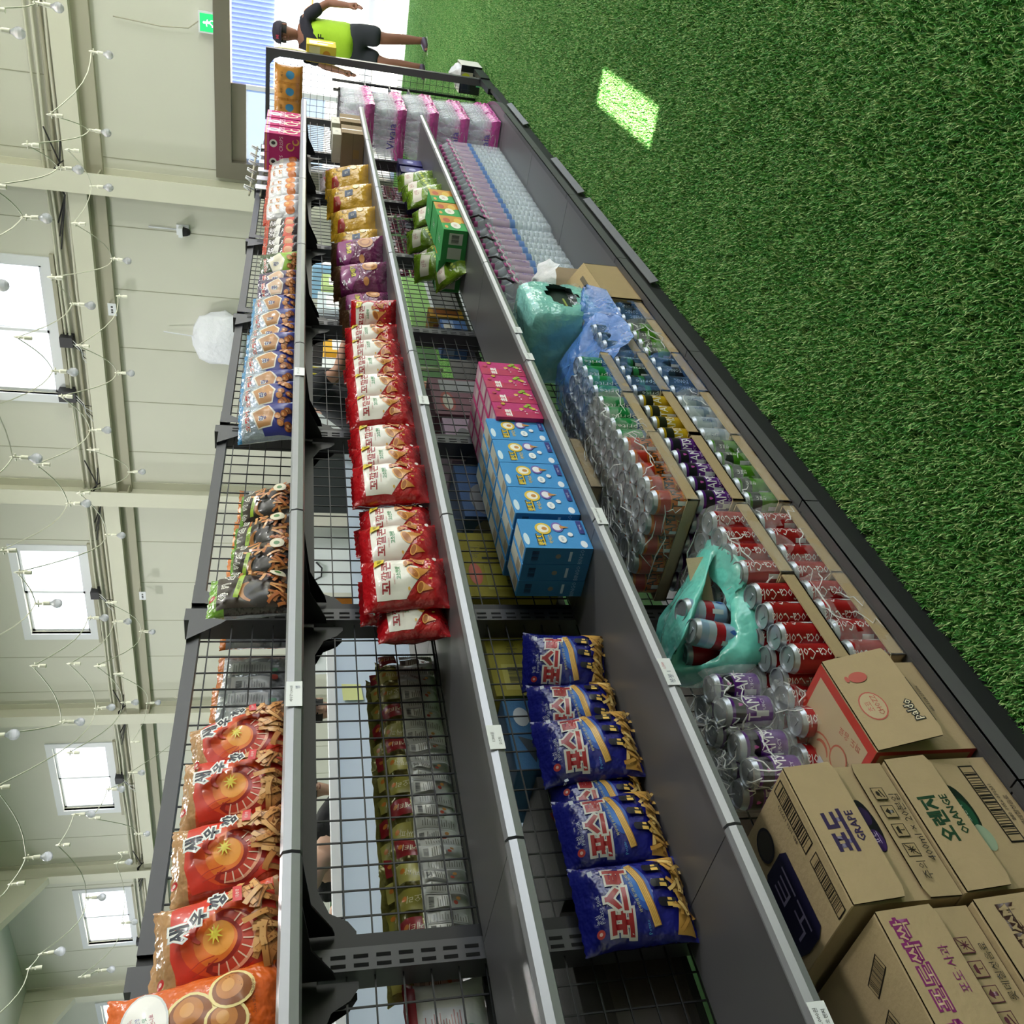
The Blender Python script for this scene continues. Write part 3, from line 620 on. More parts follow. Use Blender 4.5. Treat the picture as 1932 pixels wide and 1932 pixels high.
line_up(pn, [(0, 2.46, 1.42, Z1, .45, -.28, .95), (1, 2.57, 1.40, Z1, .3, -.3, .98), (0, 2.69, 1.42, Z1, .38, -.25, .98), (1, 2.81, 1.40, Z1, .25, -.3, .98), (0, 2.94, 1.40, Z1, .4, -.25, .96), (1, 3.07, 1.42, Z1, .3, -.3, .96), (0, 3.2, 1.42, Z1, .35, -.3, .96), (1, 3.34, 1.42, Z1, .3, -.25, .95)],
        lambda i: 'blue and silver peanut snack bag on the top shelf, %s from near end' % ORD[i], 'blue and silver peanut snack bags on the top shelf')
# far top-shelf bags
vg = make_bag('snack_bag', .15, .175, .07, 41, foil('violet', '4a3566'), SILV, peanut_design(.15, .175, 41, '46305e', 'd9b59a', '새참', '콩'), lean=0)
line_up([vg], [(0, 3.5, 1.42, Z1, .5, -.3, .95), (0, 3.62, 1.43, Z1, .4, -.3, .95)], lambda i: 'glossy violet and white snack bag on the top shelf beside the %s' % ['last blue peanut bag', 'dark green snack bag'][i], 'violet snack bags on the top shelf')
gb = make_bag('snack_bag', .15, .175, .06, 42, foil('deep_green', '27401e'), SILV, peanut_design(.15, .175, 42, '8fb83a', 'efe6cf', '양파', '링'), lean=0)
line_up([gb], [(0, 3.78, 1.42, Z1, .6, -.35, .98)], lambda i: 'dark green and lime snack bag leaning on the top shelf', None)
def red_des(w, h): return [(poly([(-w*.42, h*.72), (w*.42, h*.6), (w*.42, h*.46), (-w*.42, h*.56)]), 'e6e2e0'), (text('매운', 0, h*.6, h*.11, -.1), '2a1414'), (poly([(-w*.42, h*.44), (w*.42, h*.34), (w*.42, h*.12), (-w*.42, h*.2)]), 'd0421f'), (ell(w*.1, h*.24, w*.16, w*.12), 'e0a070')]
rb = make_bag('snack_bag', .15, .175, .065, 43, foil('black_red', '2b1517'), SILV, red_des(.15, .175), foil('top_red', 'b23022'), .84, lean=0)
line_up([rb], [(0, 3.9+.13*k, 1.42+.01*(k % 2), Z1, .55, -.35, .96) for k in range(4)], lambda i: 'black and red spicy snack bag on the top shelf, %s from near end' % ORD[i], 'black and red spicy snack bags on the top shelf')
def white_des(w, h): return [(text('오징어', 0, h*.76, h*.09, 0, .03), 'c8782a'), (rect(-w*.26, h*.5, w*.26, h*.62), 'ece9e6'), (text('맛집', 0, h*.56, h*.11, 0, .04), 'c9791c'), (ell(w*.16, h*.26, w*.2, w*.16), 'd07a2c'), (ell(-w*.14, h*.22, w*.18, w*.14), 'c0661e'), (ell(w*.2, h*.3, w*.08, w*.06), 'e8a860')]
wb = make_bag('snack_bag', .155, .18, .07, 44, foil('white', 'd6d4da'), SILV, white_des(.155, .18), foil('top_red', 'b23022'), .86, lean=0)
line_up([wb], [(0, 4.45+.15*k, 1.40+.015*(k % 2), Z1, .4, -.3, 1) for k in range(7)], lambda i: 'white squid snack bag with red top, top shelf, %s from near end' % ORD[i], 'white squid snack bags on the top shelf')
# cone corn snacks on the second shelf
def cone_design(w, h, s):
    d = [(poly([(-w*.40, h*.84), (w*.26, h*.86), (w*.42, h*.62), (w*.38, h*.46), (w*.2, h*.5), (w*.16, h*.34), (-w*.05, h*.3), (-w*.42, h*.5)]), 'e8e4dc')]
    d += [(text('꼬깔콘', -w*.02, h*.72, h*.13, -.03, .07, wide=w*.66), 'f5f2ee'), (text('꼬깔콘', -w*.02, h*.72, h*.13, -.03, .03, wide=w*.64), '9c1e26'), (text('고소한맛', w*.02, h*.575, h*.062, .04, .02), '2c8f52'), (text('CORN SNACK', -w*.1, h*.625, h*.018), 'b4625a')]
    for x, y, r, a in ((.0, .36, .15, .4), (-.26, .3, .1, -.3), (.27, .3, .09, .9), (.22, .46, .07, 0)):
        c, s_ = math.cos(a), math.sin(a); P = lambda X, Y: (w*x+w*r*(X*c-Y*s_), h*y+w*r*(X*s_+Y*c))
        d += [(poly([P(-.9, .35), P(.1, -1.5), P(.95, .3)]), 'c98233'), (ell(w*x, h*y+w*r*.3, w*r, w*r*.5, 18, a), 'e3a452'), (ell(w*x, h*y+w*r*.3, w*r*.8, w*r*.36, 18, a), 'a85e20')]
    for k, (x, y) in enumerate(((-.3, .46), (.34, .4), (-.1, .2), (.12, .2), (.36, .2))): d.append((ell(w*x, h*y, w*.03, w*.018, 8, k), 'dcae4e'))
    d += [(poly([(w*.2, h*.86), (w*.42, h*.84), (w*.42, h*.72), (w*.26, h*.74)]), 'e6cf3a'), (text('매콤', w*.32, h*.79, h*.05, -.1), '3a2a10'), (ell(w*.36, h*.12, w*.06, w*.03), 'f0ece6')]
    return d
cn = [make_bag('corn_cone_bag', .165, .2, .085, s, RED, foil('red_back', '9d1018'), cone_design(.165, .2, s), lean=0) for s in (51, 52)]
cpl = [(0, 1.60, 1.345, Z2, .12, -.12, .98), (1, 1.76, 1.36, Z2, .12, -.14, .97), (0, 1.885, 1.385, Z2, .05, -.14, .93), (1, 2.03, 1.35, Z2, .12, -.12, 1), (0, 2.16, 1.37, Z2, .15, -.14, .98), (1, 2.29, 1.375, Z2, .12, -.14, .98), (0, 2.45, 1.36, Z2, .1, -.14, .98), (1, 2.59, 1.36, Z2, .14, -.12, .98), (0, 2.73, 1.36, Z2, .12, -.14, .98), (1, 2.87, 1.365, Z2, .1, -.14, .97), (0, 3.01, 1.37, Z2, .25, -.2, .95), (1, 3.13, 1.345, Z2, .9, -.3, .85)]
line_up(cn, cpl, lambda i: 'red corn cone snack bag on the second shelf, %s from the near end' % ORD[i], 'red corn cone bags on the second shelf')
cb = []
for k in range(6):
    o = cn[k % 2].copy(); COL.objects.link(o); o.location = (1.66+.24*k, 1.455, Z2); o.rotation_euler = (-.06, 0, .2*(k % 2)-.05); o.scale = (.95, .9, .97); tag(o, 'red corn cone bag in the second shelf back row, %s from near end' % ORD[k], 'snack bag', 'red corn cone bags in the back row')
o = cn[0].copy(); COL.objects.link(o); o.location = (1.535, 1.40, Z2); o.rotation_euler = (-.12, 0, .1); o.scale = (.85, .9, .82); tag(o, 'dark red corn cone bag tucked low behind the nearest one', 'snack bag', 'red corn cone bags in the back row')
def plum_design(w, h): return [(poly([(-w*.4, h*.62), (-w*.1, h*.8), (w*.4, h*.82), (w*.42, h*.55), (0, h*.46)]), '8a2c74'), (text('꿀', -w*.16, h*.7, h*.13, .1, .05), 'e9e2ee'), (text('꽈배기', w*.1, h*.58, h*.12, .1, .1), '3a1434'), (text('꽈배기', w*.1, h*.58, h*.115, .1, .03), 'e0cf3c'), (ell(w*.24, h*.28, w*.18, w*.16), 'c98a50'), (sweep(w*.24, h*.28, w*.1, 0, 5.5, w*.05), 'a4602c'), (ell(-w*.22, h*.34, w*.1, w*.06), 'c98a50')]
pl_ = [make_bag('honey_twist_bag', .17, .2, .09, s, foil('plum', '6a1850'), foil('brown_back', '4a3020', metal=.4), plum_design(.17, .2), foil('brown_top', '5a3a24', metal=.4), .84, lean=0) for s in (61, 62)]
line_up(pl_, [(0, 3.27, 1.42, Z2, .3, -.2, .95), (1, 3.42, 1.42, Z2, .3, -.25, 1.0), (0, 3.58, 1.37, Z2, .5, -.3, 1.12), (1, 3.84, 1.36, Z2, .6, -.4, 1.18)], lambda i: 'plum purple honey twist bag on the second shelf, %s from near end' % ORD[i], 'plum honey twist bags on the second shelf')
def yellow_design(w, h): return [(poly([(-w*.44, h*.82), (-w*.05, h*.78), (-w*.05, h*.66), (-w*.25, h*.62), (-w*.44, h*.68)]), 'a8281e'), (text('인디안', -w*.26, h*.73, h*.035), 'f4e2c8'), (text('밥', w*.05, h*.72, h*.09), '6a4a1c'), (rect(-w*.08, h*.36, w*.14, h*.54), '3d4a66'), (text('밥', w*.02, h*.45, h*.07), 'e4e0da'), (ell(w*.26, h*.3, w*.1, w*.08), 'e8dcb0'), (sweep(w*.26, h*.6, w*.1, 0, 4, w*.02), '7a5a20')]
yl = [make_bag('yellow_snack_bag', .18, .2, .09, s, foil('yellow', 'c99a28'), foil('olive_back', '8f7a3a', metal=.4), yellow_design(.18, .2), lean=0) for s in (71, 72)]
line_up(yl, [(0, 4.14, 1.41, Z2, .4, -.3, 1.02), (1, 4.36, 1.38, Z2, .45, -.35, 1.1), (0, 4.68, 1.37, Z2, .5, -.35, 1.18), (1, 5.0, 1.36, Z2, .5, -.35, 1.2)], lambda i: 'yellow rice snack bag with red ribbon, second shelf, %s from near end' % ORD[i], 'yellow rice snack bags on the second shelf')
# blue potato stick bags on the third shelf
def stick_design(w, h, s):
    rnd = random.Random(s); d = [(ell(w*.12, h*.46, w*.32, h*.1, rot=.2), '2450a8'), (ell(w*.1, h*.46, w*.2, h*.06, rot=.2), '3a72c4')]
    for q, x, y in (('포', -.28, .66), ('스', -.02, .68), ('틱', .25, .64)): d += [(text(q, w*x, h*y, h*.235, -.06, .12), 'dcd6d2'), (text(q, w*x, h*y, h*.225, -.06, .05), 'a8222a')]
    d += [(poly([(-w*.07, h*.62), (w*.04, h*.62), (w*.0, h*.73)]), 'cfcccb')] if 0 else []
    d += [(stroke([(-w*.36, h*.36), (-w*.1, h*.4), (w*.15, h*.43), (w*.4, h*.5)], w*.085), 'a87628'), (stroke([(-w*.355, h*.365), (-w*.1, h*.405), (w*.15, h*.435), (w*.395, h*.505)], w*.07), 'dcb464')]
    for dy in (-.014, 0, .014): d.append((stroke([(-w*.34, h*(.365+dy)), (-w*.1, h*(.405+dy)), (w*.15, h*(.435+dy)), (w*.38, h*(.5+dy))], w*.008), 'b98a38'))
    d += [(text('바삭하게 튀기지 않은 감자칩', w*.04, h*.515, h*.032, .15, 0, w*.5), 'd8d07a'), (text('Potato Stick', -w*.1, h*.83, h*.035, .05), 'c4cbe0'), (text('Potato', -w*.36, h*.44, h*.028, .1), '4a9ad0')]
    for k in range(3):
        x = w*(-.12+.22*k); y = h*(.21+.03*k); d += [(stroke([(x, y-h*.06), (x, y+h*.08)], w*.1), '1a1a22'), (rect(x-w*.05, y-h*.035, x-w*.005, y+h*.03), 'e3bd62'), (rect(x+w*.015, y-h*.02, x+w*.045, y+h*.02), 'e3bd62'), (ell(x, y+h*.085, w*.05, w*.035), '1a1a22')]
    d += [(poly([(-w*.46, h*.2), (-w*.3, h*.17), (-w*.1, h*.13), (w*.05, h*.16), (w*.2, h*.13), (w*.4, h*.2), (w*.46, h*.3), (w*.47, h*.03), (-w*.47, h*.03)]), 'c99c4c')]
    d += sticks(rnd, -w*.4, h*.04, w*.42, h*.16, 26, w*.17, w*.04, ['7c4e18', 'd8b060', 'e6c57c', 'c8984a'])
    d += [(ell(-w*.38, h*.87, w*.045, w*.045), 'b8302e'), (ell(-w*.38, h*.87, w*.018, w*.018), 'e8c0b8'), (text('농심', -w*.24, h*.875, h*.04), 'd6d8e4'), (rect(w*.26, h*.84, w*.33, h*.88), 'cfd3e4')]
    return d
BLU = foil('royal_blue', '1b1f7c')
ps = [make_bag('potato_stick_bag', .16, .205, .08, s, BLU, foil('blue_back', '14175e'), stick_design(.16, .205, s), None, lean=0, wr=.8) for s in (81, 82)]
line_up(ps, [(0, .855, 1.50, Z3, .10, -.10, 1.06), (1, 1.015, 1.50, Z3, .05, -.10, 1.04), (0, 1.09, 1.525, Z3, .02, -.06, .98), (1, 1.21, 1.475, Z3, .08, -.14, 1.08), (0, 1.325, 1.505, Z3, .18, -.10, 1.02, .06), (1, 1.46, 1.485, Z3, .42, -.18, .98, .12), (0, 1.17, 1.535, Z3, 0, -.03, .98)],
        lambda i: ['royal blue potato stick bag on the third shelf, nearest the slotted post', 'royal blue potato stick bag on the third shelf, second from the slotted post', 'blue potato stick bag squeezed behind its neighbours, mostly hidden, third from the near end', 'royal blue potato stick bag lying over its neighbour in the middle of the row', 'royal blue potato stick bag partly covered by the middle one', 'royal blue potato stick bag turned away at the far end of its row', 'blue potato stick bag hidden in the back of the middle of the row'][i], 'blue potato stick bags on the third shelf')
# green puffy bags in the fourth bay
def lime_design(w, h): return [(poly([(-w*.4, h*.8), (w*.4, h*.76), (w*.3, h*.5), (-w*.38, h*.56)]), 'd8cfc0'), (text('완두', 0, h*.68, h*.12, .1), 'a03a5a'), (ell(0, h*.3, w*.3, h*.12, rot=.4), '56761a'), *[(ell(w*(-.18+.12*k), h*(.24+.04*k), w*.05, w*.05), 'c3cf54') for k in range(4)]]
lm = [make_bag('green_pea_snack_bag', .16, .19, .07, s, foil('lime', '6f8f22'), foil('lime_back', '5f6e34', metal=.3), lime_design(.16, .19), lean=0) for s in (91, 92)]
line_up(lm, [(0, 3.98, 1.40, Z3, .4, -.9, 1), (1, 4.1, 1.46, Z3+.04, .7, -.5, 1), (0, 4.3, 1.46, Z3+.03, .2, -.7, 1.05), (1, 4.5, 1.46, Z3+.04, .5, -.5, 1), (0, 4.68, 1.38, Z3, .2, -.5, 1), (1, 4.9, 1.36, Z3, .3, -.4, 1.05), (0, 5.1, 1.38, Z3, .2, -.4, 1.1), (1, 5.3, 1.40, Z3, .3, -.3, 1.1)], lambda i: 'crumpled lime pea snack bag on third shelf, %s from near end of heap' % ORD[i], 'lime green pea snack bags on the third shelf')
# ================================================================ BOXES ON THE SHELVES
def carton(name, w, d, h, m, faces, parent=None, m_top=None, m_side=None):   # origin: centre of the foot; faces: {'F','T','L'} designs
    mb = MB(); x, y = w/2, d/2; b = .0015
    P = [(-x, -y), (x, -y), (x, y), (-x, y)]; C = [(-x+b, -y+b), (x-b, -y+b), (x-b, y-b), (-x+b, y-b)]
    vs = [(*p, b) for p in P]+[(*p, h-b) for p in P]+[(*c, 0) for c in C]+[(*c, h) for c in C]
    mb.add(vs, [(i, (i+1) % 4, (i+1) % 4+4, i+4) for i in range(3)], m); mb.add(vs, [(3, 0, 4, 7)], m_side or m)
    mb.add(vs, [(i+4, (i+1) % 4+4, (i+1) % 4+12, i+12) for i in range(4)]+[((i+1) % 4, i, i+8, (i+1) % 4+8) for i in range(4)], m)
    mb.add(vs, [(12, 13, 14, 15)], m_top or m); mb.add(vs, [(11, 10, 9, 8)], m)
    FN = {'F': plane((-x, -y, 0), (1, 0, 0), (0, 0, 1)), 'T': plane((-x, -y, h), (1, 0, 0), (0, 1, 0)), 'L': plane((-x, y, 0), (0, -1, 0), (0, 0, 1)), 'B': plane((x, y, 0), (-1, 0, 0), (0, 0, 1))}
    for k, des in faces.items(): put(mb, des, FN[k], base=.0006, step=.00015, maxe=None)
    return mb.build(name, parent)
def spread(protos_fn, spots, group, cat='box'):
    src = protos_fn()
    for i, (x, y, z, rz, lab) in enumerate(spots):
        o = src if i == 0 else src.copy()
        if i: COL.objects.link(o)
        o.location = (x, y, z); o.rotation_euler = (0, 0, rz); tag(o, lab, cat, group)
def ice_des(w, h):
    d = [(ell(w*.15, h*.12, w*.12, h*.05), 'dfe8f2'), (ell(w*.3, h*.95, w*.2, h*.04), 'cfe2f2')]
    d += [(text('뽀또또', w*.28, h*.74, h*.13, .0, .1, w*.42), '3a2c14'), (text('뽀또또', w*.28, h*.74, h*.12, 0, .03, w*.4), 'dcc040'), (text('아이스', w*.3, h*.60, h*.07, 0, .02), 'e6c64e')]
    d += [(ell(w*.66, h*.66, w*.2, h*.12), 'e2c048'), (ell(w*.66, h*.66, w*.14, h*.085), 'f1ece2'), (ell(w*.66, h*.64, w*.06, h*.04), 'c98a48'), (ell(w*.72, h*.44, w*.17, h*.09), '7a62b4'), (ell(w*.72, h*.44, w*.12, h*.065), 'e9e6f0'), (poly([(w*.66, h*.4), (w*.78, h*.4), (w*.72, h*.26)]), 'c98f4e')]
    d += [(ell(w*.3, h*.42, w*.13, h*.06), 'eef2f6'), (text('바삭', w*.3, h*.42, h*.045), '4a78b4'), (ell(w*.46, h*.28, w*.07, h*.04), 'e6e8ee')]
    d += [(rect(w*.5, h*.05, w*.95, h*.13), '2b3480'), (text('10g×12', w*.72, h*.09, h*.04), 'dfe3f0')]
    return d
BBX = card('sky_box', '3f8fce')
def blue_box():
    w, d, h = .122, .052, .18
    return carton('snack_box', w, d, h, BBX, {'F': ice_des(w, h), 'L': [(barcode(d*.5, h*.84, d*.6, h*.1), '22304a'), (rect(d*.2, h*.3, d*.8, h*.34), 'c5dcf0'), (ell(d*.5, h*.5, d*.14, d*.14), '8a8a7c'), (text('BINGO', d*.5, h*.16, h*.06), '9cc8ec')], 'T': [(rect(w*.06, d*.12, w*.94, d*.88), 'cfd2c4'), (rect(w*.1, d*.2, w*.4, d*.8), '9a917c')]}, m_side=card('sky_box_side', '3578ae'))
sp = []; colx = [1.775, 1.905, 2.03, 2.155, 2.28]
for c, x in enumerate(colx):
    for r in range(4 if c else 3):
        off = 0 if c else .005
        lab = 'light blue ice cream snack box, %s column from near end, %s row back' % (ORD[c], ORD[r])
        sp.append((x-(.012 if c == 0 else 0), 1.335+.054*r+off, Z3+.001, 0, lab))
spread(blue_box, sp, 'light blue snack boxes on the third shelf')
def pink_des(w, h):
    rnd = random.Random(4); d = [(poly([(0, h), (w*.55, h), (w*.42, h*.55), (w*.5, 0), (0, 0)]), 'b8285c'), (ell(w*.3, h*.72, w*.2, h*.13), 'c4305a'), (text('초코', w*.3, h*.72, h*.14, 0, .06), 'f2e8ea')]
    for k in range(10): d += [(ell(rnd.uniform(w*.55, w*.95), rnd.uniform(h*.05, h*.95), w*.08, h*.05, 10, k), ['c9a04a', '8fae34', 'd9b25a', 'b8324e'][k % 4])]
    for k in range(6): d += [(ell(rnd.uniform(w*.1, w*.6), rnd.uniform(h*.05, h*.5), w*.04, h*.02, 8, k), ['e6c8d2', 'd9a0b8'][k % 2])]
    return d
PBX = card('pink_box', 'b83070')
def pink_box():
    w, d, h = .092, .062, .15
    return carton('snack_box', w, d, h, PBX, {'F': pink_des(w, h), 'L': [(ell(d*.5, h*.2, d*.2, d*.2), 'c9a05a'), (ell(d*.5, h*.45, d*.2, d*.2), '9c2440'), (rect(d*.15, h*.6, d*.85, h*.94), '5e5a3c'), (text('초코', d*.5, h*.77, h*.09), '9aa05a')], 'T': [(rect(w*.08, d*.1, w*.92, d*.9), 'c9a0b0'), (rect(w*.2, d*.2, w*.5, d*.8), 'd9c8c4')]})
sp = []
for c in range(4):
    for r in range(4): sp.append((2.375+.094*c, 1.325+.064*r, Z3+.001, 0, 'pink chocolate snack box, %s column from near end, %s row back' % (ORD[c], ORD[r])))
spread(pink_box, sp, 'pink snack boxes on the third shelf')
def green_des(w, h): return [(poly([(w*.45, h), (w, h), (w, 0), (w*.55, 0)]), 'c98a2c'), (ell(w*.68, h*.75, w*.16, h*.14), 'b8402c'), (ell(w*.66, h*.3, w*.2, h*.16), 'dcb23c'), (ell(w*.34, h*.45, w*.22, h*.2), 'ece8e2'), (text('쿠키', w*.34, h*.45, h*.17), 'b23a4a'), (ell(w*.2, h*.85, w*.1, h*.07), 'd9a04a')]
def green_box():
    w, d, h = .2, .15, .115
    return carton('snack_box', w, d, h, card('green_box', '3f9c56'), {'F': green_des(w, h), 'L': [(rect(d*.55, h*.2, d*.9, h*.75), 'd5dcd4'), (rect(d*.1, h*.2, d*.45, h*.75), 'c9d2c8'), (barcode(d*.72, h*.5, d*.26, h*.3), '2c3a30')], 'T': [(text('쿠키', w*.5, d*.5, h*.3), 'd8e8d8')]})
spread(green_box, [(4.08, 1.34, Z3+.001, 0, 'green and orange cookie box, nearest of the three on the third shelf'), (4.30, 1.345, Z3+.001, 0, 'green and orange cookie box between the other two'), (4.53, 1.35, Z3+.001, 0, 'green and orange cookie box, farthest of the three on the third shelf'), (4.12, 1.50, Z3+.001, 0, 'green cookie box standing behind the nearest cookie box')], 'green cookie boxes on the third shelf')
def navy_pack():
    w, d, h = .13, .1, .15; return carton('navy_candy_pack', w, d, h, mat('navy_plastic', '232068', rough=.3), {'F': [(rect(w*.15, h*.2, w*.85, h*.8), '35328c'), (ell(w*.5, h*.5, w*.2, h*.14), 'a9acd4')], 'L': [(rect(d*.2, h*.3, d*.8, h*.7), '44429c'), (ell(d*.5, h*.5, d*.16, h*.1), 'b4b6dc')]})
spread(navy_pack, [(5.2+.17*k, 1.52, Z3+.001, 0, 'navy blue candy pack on the third shelf, %s from near end' % ORD[k]) for k in range(5)], 'navy candy packs on the third shelf', 'pack')
# crimson pouches behind the wire in the fourth and fifth bays
def pouch():
    o = make_bag('crimson_pouch', .2, .15, .05, 95, foil('crimson', '7c1a34'), foil('crimson_back', '7a2038'), [(rect(-.08, .04+.025*k, .08, .05+.025*k), ['c9a8b4', 'a04a68'][k % 2]) for k in range(4)]+[(text('초코 비스킷', 0, .128, .016), 'e6d2d8')]+back_print(.2, .15, 3, '9a5a6c')[:1], lean=0); return o
po = pouch(); n_ = 0
for k in range(5):
    for j in range(2):
        o = po if n_ == 0 else po.copy()
        if n_: COL.objects.link(o)
        o.location = (4.62+.33*k, 1.69, Z3+.02+.16*j); o.rotation_euler = (-.05, 0, 0); o.scale = (1.4, 1, 1)
        tag(o, 'crimson biscuit pouch behind the wire, %s from near end, %s layer' % (ORD[k], ['lower', 'upper'][j]), 'pouch', 'crimson pouches behind the wire'); n_ += 1
# tall pink crisp cartons at the end of the top shelf, brown and white cartons on the second shelf
def crisp_des(w, h): return [(rect(0, h*.88, w, h), 'd0489a'), (rect(0, h*.94, w, h*.97), 'e9a03c'), (ell(w*.5, h*.76, w*.22, w*.22), 'ece6e4'), (ell(w*.52, h*.76, w*.1, w*.12), '1c1c22'), (text('CRISPS', w*.5, h*.55, w*.2), 'f0c8d8'), (sweep(w*.4, h*.3, w*.2, 0, 5, w*.1), 'd9a04a'), (sweep(w*.7, h*.16, w*.16, 1, 6, w*.1), 'd9a04a')]
def crisp(): w, d, h = .17, .2, .2; return carton('crisp_carton', w, d, h, card('magenta_box', 'b8246c'), {'F': crisp_des(w, h), 'L': crisp_des(d*.48, h)+[(([(x+d*.5, y) for x, y in v], t), c) for (v, t), c in crisp_des(d*.48, h)]}, m_top=card('crisp_top', 'd9c8b4'))
spread(crisp, [(5.42, 1.37, Z1+.001, 0, 'magenta crisp carton with orange stripe, nearest of the three on the top shelf'), (5.61, 1.37, Z1+.001, 0, 'magenta crisp carton with orange stripe, middle of the three on the top shelf'), (5.80, 1.37, Z1+.001, 0, 'magenta crisp carton with orange stripe, farthest of the three on the top shelf')], 'magenta crisp cartons at the end of the top shelf', 'carton')
def wtype(): w, d, h = .2, .2, .13; return carton('brown_carton', w, d, h, card('kraft', '8f7a60'), {'F': [(rect(w*.4, 0, w*.5, h), '7c6a50')], 'L': [(rect(0, h*.48, d, h*.5), '6f5e48'), (rect(d*.3, h*.2, d*.55, h*.48), '9c7c48')]})
spread(wtype, [(5.62, 1.36, Z2+.001, 0, 'small brown taped carton at the far end of the second shelf, nearer one'), (5.90, 1.36, Z2+.001, 0, 'small brown taped carton at the far end of the second shelf, farther one')], 'brown cartons on the second shelf', 'carton')
spread(lambda: carton('white_carton', .16, .16, .05, card('white_card', 'd9d5cc'), {'F': [(text('과자', .08, .025, .02), '55504a')], 'L': [(barcode(.05, .025, .04, .02), '333'), ]} if 0 else {'F': [(text('과자', .08, .025, .02), '55504a')]}), [(5.62, 1.36, Z2+.132, 0, 'small white carton lying on the nearer brown carton'), (5.9, 1.36, Z2+.132, 0, 'small white carton lying on the farther brown carton')], 'white cartons on brown cartons', 'carton')
cw = make_bag('candy_bag', .16, .16, .06, 97, foil('candy_white', 'd8c4c8'), SILV, [(poly([(-.07, .12), (.07, .14), (.07, .1), (-.07, .08)]), 'b24a5c'), (text('사탕', 0, .11, .025), 'f0e8e8'), (poly([(-.07, .06), (.07, .08), (.07, .05), (-.07, .03)]), 'd08a4a')], lean=0)
line_up([cw], [(0, 5.3, 1.48, Z2+.09, .2, -.2, 1), (0, 5.42, 1.46, Z2+.07, .1, -.25, 1.05), (0, 5.22, 1.5, Z2, .1, -.1, 1)], lambda i: 'white and red candy bag heaped before the brown cartons, %s from near end' % ORD[i], 'white and red candy bags on the second shelf', 'candy bag')
# white hook rack hanging over the top at the far end
hk = thing('hook_rack', 'grey metal hook rack with white price tags hung above the magenta cartons', 'rack', (5.75, 1.56, 1.64))
mb = MB()
for z in (.0, .06): mb.tube([(-.62, 0, z), (.4, 0, z)], .006, m_grey, 5)
mb.build('frame', hk)
random.seed(9)
for k in range(6):
    mb = MB(); x = -.55+.17*k; mb.tube([(x, 0, .05), (x+.01, -.02, .09), (x+.04, -.02, .09), (x+.04, 0, .04)], .005, m_alu, 5); mb.build('hook', hk)
    mb = MB(); mb.box((x-.03, -.03, -.03), (x+.05, -.026, .03), m_alu); mb.build('tag', hk)
# ---------------------------------------------------------------- goods on the far side, seen through the wire
m_wrap = mat('clear_pouch_back', 'd2d3d0', rough=.3, bump=.6, bscale=16, coat=.4)
def bundle():
    w, h, t = .30, .15, .07; rnd = random.Random(6)
    d = []
    for k in range(5):      # five packets side by side, each with its own small print
        x0 = -w*.47+k*w*.19; d += [(rect(x0, h*.30, x0+w*.085, h*.62), 'dededa'), (rect(x0+w*.1, h*.05, x0+w*.17, h*.62), 'c2c3bf'), (barcode(x0+w*.04, h*.56, w*.07, h*.07, 0, k), '44464a'), (ell(x0+w*.03, h*.24, w*.014, h*.03), 'b8503c'), (ell(x0+w*.06, h*.20, w*.012, h*.03), 'c08a4a'), (rect(x0+w*.09, h*.02, x0+w*.094, h*.66), 'eceded')]
        d += [(rect(x0, y, x0+w*rnd.uniform(.05, .08), y+h*.012), '77776c') for y in [h*(.32+.03*q) for q in range(6)]]+[(rect(x0+w*.105, y, x0+w*rnd.uniform(.13, .165), y+h*.012), '77776c') for y in [h*(.08+.035*q) for q in range(14)]]
        d += [(poly([(x0, h*.68), (x0+w*.15, h*.7), (x0+w*.17, h*.97), (x0+w*.02, h*.95)]), ['a39a48', '8a1c22', '8f8838', 'b0a858', '8a1c22'][k]), (text(['짜파', '게티', '오리', '짜파', '게티'][k], x0+w*.08, h*.78, h*.1, 1.4), 'e2dcbc'), (ell(x0+w*.1, h*.9, h*.04, h*.03), 'c8782c')]
    return make_bag('noodle_bundle', w, h, t, 6, foil('olive_gold', '6d6a2a', metal=.2), m_wrap, [], foil('olive_gold', '6d6a2a'), .86, lean=0, back_des=None, parent=None) if 0 else make_bag('noodle_bundle', w, h, t, 6, m_wrap, foil('olive_gold', '8a8440', metal=.3), d, foil('olive_gold', '8a8440', metal=.3), .66, lean=0, wr=2.2)
bn = bundle(); n_ = 0
for k in range(3):
    for j in range(2):
        o = bn if n_ == 0 else bn.copy()
        if n_: COL.objects.link(o)
        o.location = (.97+.27*k, 1.66+.08*j, Z2-.01+.02*j); o.rotation_euler = (-.03+.1*j, 0, .03*k-.02); tag(o, 'clear backed noodle bundle behind the wire, %s from near end, %s row' % (ORD[k], ['front', 'back'][j]), 'noodle bundle', 'noodle bundles behind the wire on the second shelf'); n_ += 1
rn = make_bag('spicy_noodle_bundle', .3, .15, .07, 7, m_wrap, foil('deep_red', '8c1420'), back_print(.3, .15, 9, 'a05a58')+[(rect(-.135, .13, .135, .15), '8c1420'), (text('辛', .0, .09, .045), '26201e'), (text('味', -.1, .085, .05), '26201e')], foil('deep_red', '8c1420'), .86, lean=0)
line_up([rn], [(0, .68, 1.66, Z2-.01, 0, -.03, 1), (0, .44, 1.67, Z2-.01, 0, -.03, 1)], lambda i: 'red topped spicy noodle bundle behind the wire %s' % ['just left of the slotted post', 'at the near photo edge'][i], 'spicy noodle bundles behind the wire', 'noodle bundle')
sv = [make_bag('silver_backed_bag', .19, .185, .06, s, SILV, foil(n, c), back_print(.19, .185, s), foil(n, c), .93, lean=0) for s, n, c in ((101, 'tangerine', 'd9762c'), (102, 'indigo', '4a4a8c'))]
